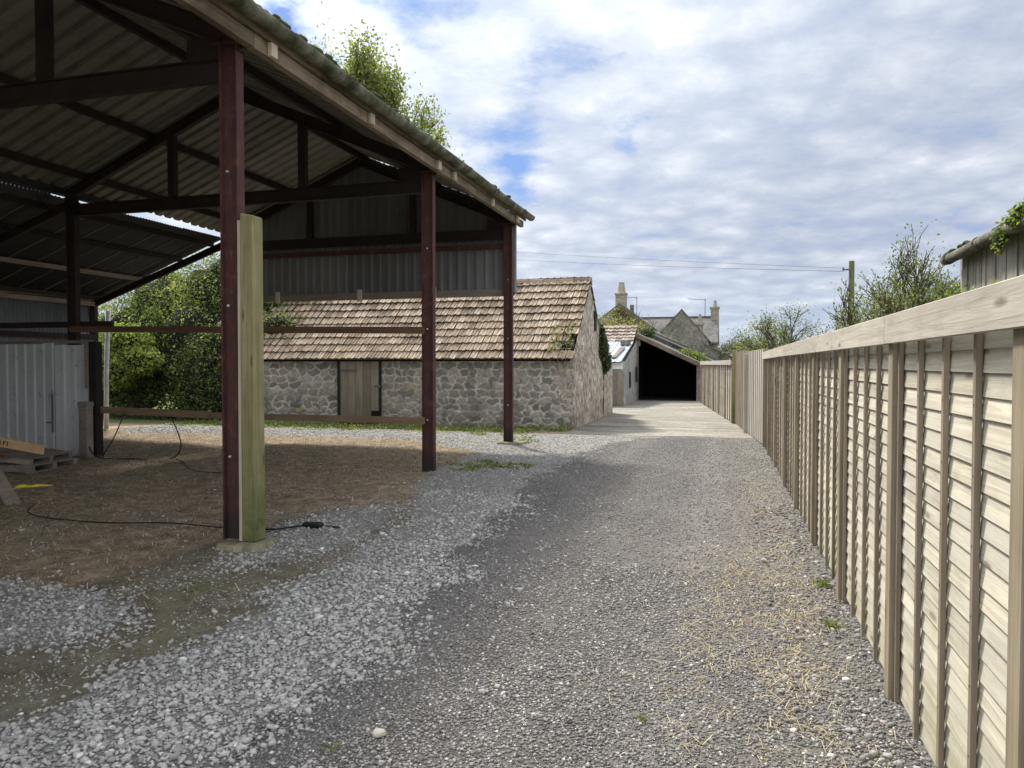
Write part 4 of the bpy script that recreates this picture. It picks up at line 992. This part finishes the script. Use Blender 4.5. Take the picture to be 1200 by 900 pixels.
for yy, z in ((30.6,1.0),(33.0,1.2)): m.box(-3.83,-3.785,yy,yy+.35,z-.35,z+.3)
m.build('window_slot', M['dark'], t)
m = MB(); sheeting(m, (-6.5,28.8,1.70), (1,0,0), (0,3.9,.85), (0,-.85,3.9), 2.8, 4.0, .2,.02,'box',1,1); m.build('sheet_roof', M['bluewhite'], t, thick=.003)
m = MB(); m.bar((-4.25,29.3,1.86),(-4.15,31.3,2.30),.16,.04); m.build('roof_plank', M['old_wood_y'], t)
m = MB(); m.box(-4.35,-3.95,31.9,32.2,2.42,2.62); m.build('roof_block', M['greywall'], t)
m = MB(); sv3 = Vector((0,2.0,1.0)); pantiles(m, (-6.6,32.7,2.44), (1,0,0), sv3, Vector((0,-1,2)), 2.65, 1.75, tw=.27, tl=.34); m.build('pantile_roof', M['tile_far'], t)
m = MB(); m.box(-6.5,-4.12,32.75,33.0,1.5,2.5); m.add([(-6.6,34.9,0),(-3.95,34.9,0),(-3.95,34.5,3.1),(-6.6,34.5,3.1)],[(0,1,2,3)]); m.build('rear_wall', M['greywall'], t)

t = thing('open_shed', 'open fronted shed with shade-blackened interior and sloping mossy slate roof', 'shed', (-2.6,34,0))
def shz(x): return 2.98 + (x+3.95)*(-.475)
m = MB(); vs = [(-4.1,33.9,shz(-4.1)),(-.95,33.9,shz(-.95)),(-.95,40,shz(-.95)),(-4.1,40,shz(-4.1))]
m.hexa([(x,y,z-.06) for x,y,z in vs]+[(x,y,z+.02) for x,y,z in vs]); m.build('roof', M['slate'], t)
m = MB(); m.bar((-4.1,33.86,shz(-4.1)-.09),(-.95,33.86,shz(-.95)-.09),.04,.16); m.build('barge_board', M['eaves_wood'], t)
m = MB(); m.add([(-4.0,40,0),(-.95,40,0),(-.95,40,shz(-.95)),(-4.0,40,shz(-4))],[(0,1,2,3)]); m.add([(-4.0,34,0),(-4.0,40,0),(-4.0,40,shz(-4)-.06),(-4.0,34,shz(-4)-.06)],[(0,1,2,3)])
m.build('inner_wall', M['dark'], t)  # near-black walls put the deep interior shade into the colour
m = MB(); m.box(-1.32,-.98,33.95,34.3,0,shz(-1.0)-.07); m.box(-1.2,-.98,34.3,39.9,0,shz(-.98)-.07); m.build('end_pier', M['greywall'], t)
m = MB(); m.box(-3.98,-3.84,33.95,34.1,0,shz(-3.85)-.08); m.box(-3.84,-3.75,33.97,34.05,shz(-3.8)-.5,shz(-3.75)-.09); m.build('corner_post', M['old_wood'], t)
m = MB(); m.add([(-4.0,34.0,.012),(-1.0,34.0,.012),(-1.0,39.95,.012),(-4.0,39.95,.012)],[(0,1,2,3)]); m.build('shaded_floor', M['dark'], t)  # near-black floor sheet, painted for the shade inside the shed
# slated roof behind with a second slope
t = thing('slate_outhouse', 'low slate roofed outhouse rising behind the open shed', 'outhouse', (-2,42,0))
m = MB(); vs = [(-4.2,41,3.35),(.1,41,1.4),(.1,46,1.4),(-4.2,46,3.6)]; m.hexa([(x,y,z-.08) for x,y,z in vs]+[(x,y,z) for x,y,z in vs]); m.build('roof', M['slate'], t)
m = MB(); m.add([(-4.1,41.2,0),(-.1,41.2,0),(-.1,41.2,1.45),(-4.1,41.2,3.25)],[(0,1,2,3)]); m.add([(-4.1,45.9,0),(-.1,45.9,0),(-.1,45.9,1.45),(-4.1,45.9,3.4)],[(3,2,1,0)]); m.add([(-.1,41.2,0),(-.1,45.9,0),(-.1,45.9,1.45),(-.1,41.2,1.45)],[(0,1,2,3)]); m.build('wall', M['greywall'], t)
m = MB(); m.bar((-4.15,40.95,3.43),(-.1,40.95,1.6),.06,.12); m.build('flashing', M['lead'], t)

# ------------------------------------------------------------------ house
def gable_block(t, x0, x1, y0, y1, ez, rz, wall, roofmat, rx=None, names=('wall','roof')):
    rx = (x0+x1)/2 if rx is None else rx
    m = MB(); pr = [(x0,0),(x1,0),(x1,ez),(rx,rz),(x0,ez)]
    m.add([(a,y0,b) for a,b in pr]+[(a,y1,b) for a,b in pr], [(0,1,2,3,4),(9,8,7,6,5),(1,6,7,2),(0,4,9,5)]); m.build(names[0], wall, t)
    m = MB(); k = (rz-ez)/(x1-rx); k2 = (rz-ez)/(rx-x0); e = .12
    for a,b,c,d in ((rx,rz,x1+e,ez-e*k),(rx,rz,x0-e,ez-e*k2)):
        vs = [(a,y0-.08,b),(c,y0-.08,d),(c,y1,d),(a,y1,b)]; m.hexa([(x,y,z+.01) for x,y,z in vs]+[(x,y,z+.12) for x,y,z in vs])
    m.build(names[1], roofmat, t)
def chimney(t, x, y, w_, z0, z1, pots, mat, potz):
    m = MB(); m.box(x-w_/2,x+w_/2,y-w_*.4,y+w_*.4,z0,z1); m.box(x-w_/2-.07,x+w_/2+.07,y-w_*.4-.07,y+w_*.4+.07,z1,z1+.16)
    c = m.build('chimney', mat, t)
    for px_, r in pots:
        m = MB(); m.tube([(px_,y,z1+.16),(px_,y,z1+.3),(px_,y,potz-.08),(px_,y,potz)], [r*1.35,r*1.1,r*.75,r*.8], 12); m.build('chimney_pot', M['clay'], c, smooth=False)
hs = thing('farmhouse', 'grey stone farmhouse with slate roofs, two gables and three chimneys', 'house', (-6,70,0))
gable_block(hs, -12.6, -6.55, 69.5, 77, 4.85, 7.05, M['cottage'], M['slate'], rx=-9.56)
m = MB(); m.add([(-8.5,69.6,0),(-.95,69.6,0),(-.95,69.6,3.6),(-8.5,69.6,3.6)],[(0,1,2,3)]); m.add([(-.95,69.6,0),(-.95,77,0),(-.95,77,3.6),(-.95,73.2,5.9),(-.95,69.6,3.6)],[(0,1,2,3,4)]); m.add([(-8.5,77,0),(-.95,77,0),(-.95,77,3.6),(-8.5,77,3.6)],[(3,2,1,0)])
m.build('wall', M['greywall'], hs)
m = MB()
for y0 in (69.4,77.0):
    vs = [(-8.9,y0,3.5),(-.85,y0,3.5),(-.85,73.2,5.95),(-8.9,73.2,5.95)]; m.hexa([(x,y,z-.05) for x,y,z in vs]+[(x,y,z+.06) for x,y,z in vs])
m.build('roof', M['slate'], hs)
m = MB(); m.box(-8.6,-.85,73.1,73.3,6.0,6.1); m.build('ridge', M['lead'], hs)
gable_block(hs, -6.15, -1.62, 66, 72, 3.65, 6.2, M['greywall'], M['slate'], rx=-3.81)
chimney(hs, -9.48, 69.95, .95, 6.3, 7.95, [(-9.45,.33)], M['cottage'], 9.1)
chimney(hs, -1.22, 73.0, .75, 5.2, 6.75, [(-1.2,.17)], M['cottage'], 7.5)
chimney(hs, -2.35, 67.4, .5, 3.6, 4.95, [(-2.35,.16)], M['cottage'], 5.9)
m = MB(); m.box(-8.75,-8.45,70.6,71.2,5.6,7.1); m.build('chimney_shoulder', M['greywall'], hs)
m = MB(); m.tube([(-1.5,69.3,3.5),(-1.45,69.3,0)], .06, 6); m.build('downpipe', M['lead'], hs)
m = MB(); m.bar((-1.7,69.3,3.42),(-.85,69.3,3.42),.12,.1); m.build('gutter', M['lead'], hs)
for nm, x, y, z, h, flip in (('tv_aerial',-8.35,72.5,5.8,2.2,1),('tv_aerial',-2.1,73.1,6.0,1.7,-1)):
    a = thing(nm, 'thin television aerial on the '+('left' if flip==1 else 'right')+' end of the farmhouse roof', 'aerial', (x,y,z), 'aerials on the farmhouse')
    m = MB(); m.tube([(x,y,z),(x,y,z+h)], .03, 6); m.build('mast', M['lead'], a)
    m = MB(); m.tube([(x+.1,y,z+h-.1),(x-1.6,y,z+h+.05)], .02, 6)
    for k in range(7): m.tube([(x-.2*k-.1,y-.3,z+h-.05),(x-.2*k-.1,y+.3,z+h-.05)], .012, 4)
    m.build('array', M['lead'], a)
t = thing('low_extension', 'low slate roofed extension at the right end of the farmhouse', 'extension', (0,64,0))
m = MB(); vs = [(-1.9,62,3.3),(1.6,62,1.6),(1.6,68,1.6),(-1.9,68,3.3)]; m.hexa([(x,y,z-.08) for x,y,z in vs]+[(x,y,z) for x,y,z in vs]); m.build('roof', M['slate'], t)
m = MB(); m.add([(-1.8,62.2,0),(1.5,62.2,0),(1.5,62.2,1.62),(-1.8,62.2,3.2)],[(0,1,2,3)]); m.add([(1.5,62.2,0),(1.5,67.8,0),(1.5,67.8,1.62),(1.5,62.2,1.62)],[(0,1,2,3)]); m.build('wall', M['greywall'], t)

# ------------------------------------------------------------------ right hand barn, pole, wires
rb = thing('boarded_barn', 'weathered grey boarded barn with mossy gutter rising behind the fence', 'barn', (3.2,9,0))
m = MB(); y = 4.0
while y < 12.3:
    w_ = random.uniform(.10,.15); x = 3.2+random.uniform(-.012,.012); m.box(x,x+.025,y,y+w_-.012,0,3.12+random.uniform(-.02,.02)); y += w_
m.build('boarding', M['barn_board'], rb)
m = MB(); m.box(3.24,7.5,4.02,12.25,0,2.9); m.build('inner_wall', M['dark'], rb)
m = MB(); sheeting(m, (3.05,3.9,3.17), (0,1,0), (3.5,0,.55), (-.55,0,3.5), 8.5, 4.6, .15,.022,'sine',1,1); m.build('roof', M['asb_top'], rb, smooth=True, thick=.01)
m = MB(); pts = [(3.03, yy, 3.12+.01*math.sin(yy*2)) for yy in np.linspace(3.9,12.4,30)]
m.tube(pts, .075, 12); g = m.build('gutter', M['gutter'], rb, smooth=True)
for yy in (5.5,7.3,9.1,10.9,12.2): c = MB(); c.tube([(3.03,yy-.05,3.12),(3.03,yy+.05,3.12)], .09, 12); c.build('collar', M['gutter'], g)
bl = [(3.03+random.uniform(-.03,.1), random.uniform(4,12.2), 3.18+random.uniform(-.01,.03), .03*s,.07*s,.022*s) for s in np.random.default_rng(3).uniform(.4,1.5,170)]
core(bl, 1, 'moss', rb, M['moss'])['kind'] = 'stuff'

t = thing('telegraph_pole', 'slim wooden telegraph pole standing behind the fence', 'pole', (4.29,30,0))
m = MB(); m.tube([(4.29,30,0),(4.29,30,5.35)], [.12,.095], 12); m.build('shaft', M['pole_wood'], t)
m = MB(); m.bar((4.2,29.95,5.04),(3.98,29.9,5.04),.05,.05); m.tube([(4.0,29.93,5.0),(4.0,29.93,5.12)], .03, 8); m.build('bracket', M['lead'], t)
def wire(name, label, a, b, sag, r=.011):
    m = MB(); a = Vector(a); b = Vector(b); m.tube([a.lerp(b,k/16)-Vector((0,0,sag*4*(k/16)*(1-k/16))) for k in range(17)], r, 5)
    return tag(m.build(name, M['lead'], origin=a), label, 'wire')
wire('overhead_wire', 'upper of the two overhead wires from the pole towards the barn', (4.0,29.95,5.1), (-26,62,12.1), .15, .009)
wire('overhead_wire', 'lower of the two overhead wires from the pole towards the barn', (4.0,29.95,4.98), (-26,62,11.4), .2, .008)
wire('sagging_cable', 'pale cable slung from the shed roof to the farmhouse gable', (-4.0,40.9,3.5), (-2.0,65.9,3.55), .05, .022)
t = thing('garden_shed', 'tiny gabled shed roof just showing behind the fence by the pole', 'shed', (3.4,20,0))
gable_block(t, 2.6, 4.2, 20.5, 22.5, 2.05, 2.62, M['greywall'], M['slate'])

# ------------------------------------------------------------------ trees and planting
tree('spring_tree', 'taller pale leaved spring tree rising over the barn roof on the left', 'tree', (-18.6,32.5,0), 17.3, .26, 5, M['leaf_pale'], 17000, .17, 11, 'trees behind the barn', spread=.5, up=.24, nb=3, jit=.24, tr=.36, cw=2.3)
tree('spring_tree', 'dark limbed spring tree rising over the barn roof on the right', 'tree', (-15.0,31.5,0), 15.8, .26, 5, M['leaf_pale'], 13000, .18, 5, 'trees behind the barn', spread=.5, up=.24, nb=3, jit=.24, tr=.36, cw=2.0)
tree('bare_sapling', 'thin bare sapling above the ivy hedge', 'tree', (-15.6,26,0), 6.3, .06, 4, M['leaf_pale'], 500, .08, 3, spread=.4, up=.3, nb=3, jit=.1)
# ivy mass over the left end of the outbuilding
t = thing('ivy_hedge', 'great mound of ivy swallowing the left end of the outbuilding', 'hedge', (-15,19,0))
bl = [(-13.9,19.6,1.3,1.7,1.35,1.5),(-15.6,19.7,1.9,1.9,1.5,2.0),(-17.8,19.6,1.8,2.0,1.5,2.1),(-19.8,19.6,1.6,2,1.5,1.9),(-13.8,20.7,3.4,1.6,1.3,1.25),(-15.4,20.9,3.6,1.8,1.6,1.7),(-17.4,20.8,3.2,1.9,1.6,1.7),(-12.6,19.6,2.5,1.2,.8,.6),(-14.3,18.35,1.0,1.0,.6,1.25),(-13.9,18.6,2.1,.9,.6,.6),(-13.7,18.2,.6,.6,.45,.9),(-12.4,20.6,3.7,1.1,.7,.6)]
core(bl, .74, 'stems', t)  # dark filler lumps, with the shade behind the leaves in their colour
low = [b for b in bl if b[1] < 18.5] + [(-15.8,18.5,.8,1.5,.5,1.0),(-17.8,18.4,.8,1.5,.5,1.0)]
blob_leaves(low, 14000, .08, M['leaf_ivy'], 'shaded_ivy_curtain', t, shell=(.8,1.15), zmin=0)  # darker ivy leaf also puts the deep shade low on the mound into colour
blob_leaves(bl, 74000, .08, M['leaf_mid'], 'foliage', t, shell=(.74,1.12), zmin=0)
t = thing('lime_shrub', 'bright lime green shrub beside the white downpipe', 'shrub', (-16.6,17.6,0))
bl = [(-16.6,17.8,2.3,.8,.7,.45),(-16.0,17.7,1.7,.7,.6,.4),(-16.8,17.6,1.5,.8,.6,.6)]
core(bl, .6, 'stems', t); blob_leaves(bl, 8000, .09, M['leaf_bright'], 'foliage', t, shell=(.7,1.1), zmin=0)
t = thing('gable_ivy', 'dark ivy clump hanging on the outbuilding gable end', 'ivy', (-3.65,23,0))
bl = [(-3.62,22.6,2.1,.16,.45,.42),(-3.6,23.0,1.7,.18,.4,.35),(-3.62,22.3,2.5,.12,.2,.3)]
core(bl, .7, 'stems', t); blob_leaves(bl, 2600, .08, M['leaf_ivy'], 'foliage', t)
m = MB(); rnd = random.Random(5)
for k in range(60):
    p = Vector((-3.66-rnd.uniform(0,.6), 18.2+rnd.uniform(-.05,.9), 1.75+rnd.uniform(-.1,.6))); pts = [p]
    for q in range(5): p = p+Vector((rnd.gauss(.02,.07),rnd.gauss(0,.08),rnd.gauss(-.04,.08))); pts.append(p)
    m.tube(pts, .006, 4)
t = m.build('dead_creeper', M['batten'], origin=(-3.7,18.3,1.8)); tag(t, 'tangle of dry creeper on the broken tile corner of the outbuilding', 'creeper')
C = np.stack([rng.uniform(-4.3,-3.65,140), rng.uniform(18.2,19.0,140), np.zeros(140)],1); C[:,2] = 1.85+(C[:,1]-18.2)*.86+rng.uniform(0,.12,140)
V1,F1,T1 = leaves(C,.09); np_obj('foliage', V1,F1,T1, M['leaf_mid'], t)
# farmhouse vegetation
t = thing('house_ivy', 'olive creeper covering the left gable of the farmhouse', 'creeper', (-9.5,69,0))
C = np.stack([rng.uniform(-12.4,-6.2,9000), 69.4-rng.uniform(0,.35,9000), rng.uniform(2,6.9,9000)],1)
lim = 7.0-np.abs(C[:,0]+9.56)*.78; k = (C[:,2] < lim) & (np.array([mnoise.noise(Vector((a*.8,b*.8,0))) for a,_,b in C]) > -.38); C = C[k]
V1,F1,T1 = leaves(C,.20); np_obj('foliage', V1,F1,T1, M['leaf_olive'], t)
t = thing('garden_bushes', 'olive green bushes rising behind the annexe pantiles', 'bushes', (-6,55,0))
bl = [(-4.0,49,2.35,.8,.8,.7),(-3.5,50,2.5,.8,.8,.6),(-8.2,52,3.1,1.5,1,1.7),(-5.9,52,2.9,1.3,1,1.35),(-6.9,52,3.6,1.3,1,1.0),(-9.3,52,2.0,1.6,1,1.2),(-4.6,50,2.6,.9,.8,.9)]
core(bl, .6, 'stems', t); blob_leaves(bl, 11000, .15, M['leaf_olive'], 'foliage', t, shell=(.6,1.2))
mb = MB(); rnd = random.Random(9); tips = []
for k in range(12): grow(mb, tips, Vector((-8.5+k*.4+rnd.uniform(-.3,.3),52,3.2)), Vector((rnd.gauss(0,.15),0,1)), rnd.uniform(.5,1.5), .02, 1, rnd, minr=.008)
mb.build('twigs', M['bark'], t)
t = thing('roof_bush', 'small green bush growing over the low end of the shed roof', 'bush', (-1.6,37,1.5))
bl = [(-1.9,37.5,2.05,.6,.7,.3),(-1.45,37.2,1.85,.5,.6,.28)]
core(bl, .6, 'stems', t); blob_leaves(bl, 2600, .09, M['leaf_mid'], 'foliage', t, shell=(.6,1.15))
t = thing('roof_bush', 'dark green tuft growing at the top of the shed roof', 'bush', (-3.8,37,2.8))
bl = [(-3.75,37.0,3.1,.35,.5,.22)]; core(bl, .6, 'stems', t); blob_leaves(bl, 1000, .08, M['leaf_ivy'], 'foliage', t, shell=(.6,1.15))
# right side
t = thing('hedgerow_bush', 'leafy bush behind the fence below the boarded barn', 'bush', (2.8,13.5,0))
bl = [(3.2,12.7,2.35,.4,.5,.45),(2.55,13.6,1.9,.55,.7,.75),(3.0,13.7,2.2,.6,.7,.75),(2.2,14.2,1.6,.45,.5,.6),(3.35,13.5,2.35,.4,.5,.5),(2.8,14.4,1.3,.9,.7,1.2)]
core(bl, .55, 'stems', t); blob_leaves(bl, 13000, .055, M['leaf_bush'], 'foliage', t, shell=(.55,1.2))
tree('straggly_elder', 'straggly sparse leaved elder reaching up above the hedgerow bush', 'shrub', (2.45,13.9,.6), 3.2, .018, 4, M['leaf_bush'], 6500, .055, 21, spread=.5, up=.14, nb=3, jit=.10, stems=7, minr=.0028, tr=.28)
t = thing('wall_bush', 'small green bush against the grey boards of the right barn', 'bush', (3.0,9.6,0))
bl = [(2.9,10.0,1.95,.3,.6,.5),(2.92,11.2,2.1,.28,.6,.5)]; core(bl, .5, 'stems', t); blob_leaves(bl, 4200, .05, M['leaf_mid'], 'foliage', t, shell=(.5,1.2))
t = thing('gutter_creeper', 'yellow green creeper trailing over the gutter of the boarded barn', 'creeper', (3.0,8.2,3.1))
bl = [(2.98,9.4,3.17,.07,.32,.08),(2.96,9.9,3.02,.05,.16,.15),(2.97,8.9,3.22,.09,.5,.07)]; core(bl, .85, 'stems', t); blob_leaves(bl, 1500, .05, M['leaf_bright'], 'foliage', t, shell=(.4,1.25))
tree('thorn_tree', 'rounded green thorn tree behind the fence left of the pole', 'tree', (2.7,27.5,0), 3.7, .10, 5, M['leaf_bush'], 12000, .075, 8, spread=.75, up=.05, nb=3, jit=.16, tr=.36, stems=2)
for k, (lb, x, y, h, s) in enumerate((('pale bare-branched tree at the far end beyond the fence',.4,62,4.2,31),('pale bare-branched tree farther right just behind the first',2.6,58,3.9,32))):
    tree('far_tree', lb, 'tree', (x,y,0), h*.95, .14, 5, M['leaf_far'], 3500, .12, s, 'pale trees beyond the fence', spread=.7, up=.08, nb=3, jit=.2, tr=.36, minr=.012)
# weeds: one mass along the outbuilding, small tufts about
C = []
def tufts(n, x0,x1,y0,y1, s, h):
    for _ in range(n):
        x, y = random.uniform(x0,x1), random.uniform(y0,y1); k = random.randint(12,40); r = random.uniform(.5,1.4)*s
        C.append(np.stack([rng.normal(x,r,k), rng.normal(y,r,k), float(gh(np.array(x),np.array(y)))+np.abs(rng.normal(0,h*r/s,k))],1))
tufts(260, -14,-4.4, 16.9,18.25, .14, .045); tufts(60,-14,-4.6,15.9,17,.08,.015); tufts(28,-4.8,-3.7,17.6,18.3,.1,.05)
tufts(14,-4.2,-3.4,10.6,11.8,.10,.02); tufts(10,-3.9,-3.0,10.9,11.8,.06,.02); tufts(8,-4.6,-3.9,14.9,15.8,.1,.04)
V1,F1,T1 = leaves(np.concatenate(C), .06, None, up=1.0); T1 = np.clip(T1,0,1)
tag(np_obj('weeds', V1,F1,T1, M['weed']), 'low green weeds along the foot of the stone wall and in the gravel', kind='stuff')
def tuft(label, x, y, n, s):
    m = MB(); rnd = random.Random(int(x*100+y*37))
    for k in range(n):
        a = rnd.uniform(0,2*PI); l = s*rnd.uniform(.5,1.2); b = Vector((x+rnd.gauss(0,s*.2),y+rnd.gauss(0,s*.2),float(gh(np.array(x),np.array(y)))))
        d = Vector((math.cos(a),math.sin(a),rnd.uniform(.4,1.4))).normalized(); q = Vector((-d.y,d.x,0)).normalized()*l*.06
        m.add([b-q,b+q,b+d*l*.6+q*.7,b+d*l+Vector((0,0,-l*.2)),b+d*l*.6-q*.7],[(0,1,2,3,4)])
    tag(m.build('grass_tuft', M['weed'], origin=(x,y,0)), label, 'grass tuft', 'grass tufts in the lane')
tuft('green grass tuft by the fence foot near the second nearest visible post', .62, 5.0, 26, .09)
tuft('green grass tuft by the fence foot between two posts, farther up the lane', .66, 5.9, 26, .10)
tuft('small grass tuft alone in the middle of the dark planings', -.35, 3.35, 14, .05)
tuft('tiny grass tuft at the bottom of the picture near the pale gravel edge', -1.55, 2.75, 14, .05)
for (x,y,r,lb) in ((-1.42,2.92,.035,'pale flat stone lying where light and dark gravel meet'),(.30,6.45,.04,'white pebble near the fence on the far straw'),(-.75,2.75,.022,'small grey pebble on the dark planings'),(-4.35,3.35,.04,'flat buff stone at the edge of the muddy strip'),(-3.25,4.25,.026,'grey stone on the muddy strip'),(-2.9,4.1,.03,'pale lump of stone beside the gravel edge')):
    v, f, t_ = stones(np.array([[x,y,float(gh(np.array(x),np.array(y)))+r*.25]]), np.array([r]), ico(), flat=.45, jit=.2)
    o = np_obj('stone', v, f, t_*0+.93, M['lstone'], origin=(x,y,0)); tag(o, lb, 'stone', 'larger loose stones')

for o in bpy.data.objects:
    if '_o' in o: del o['_o']
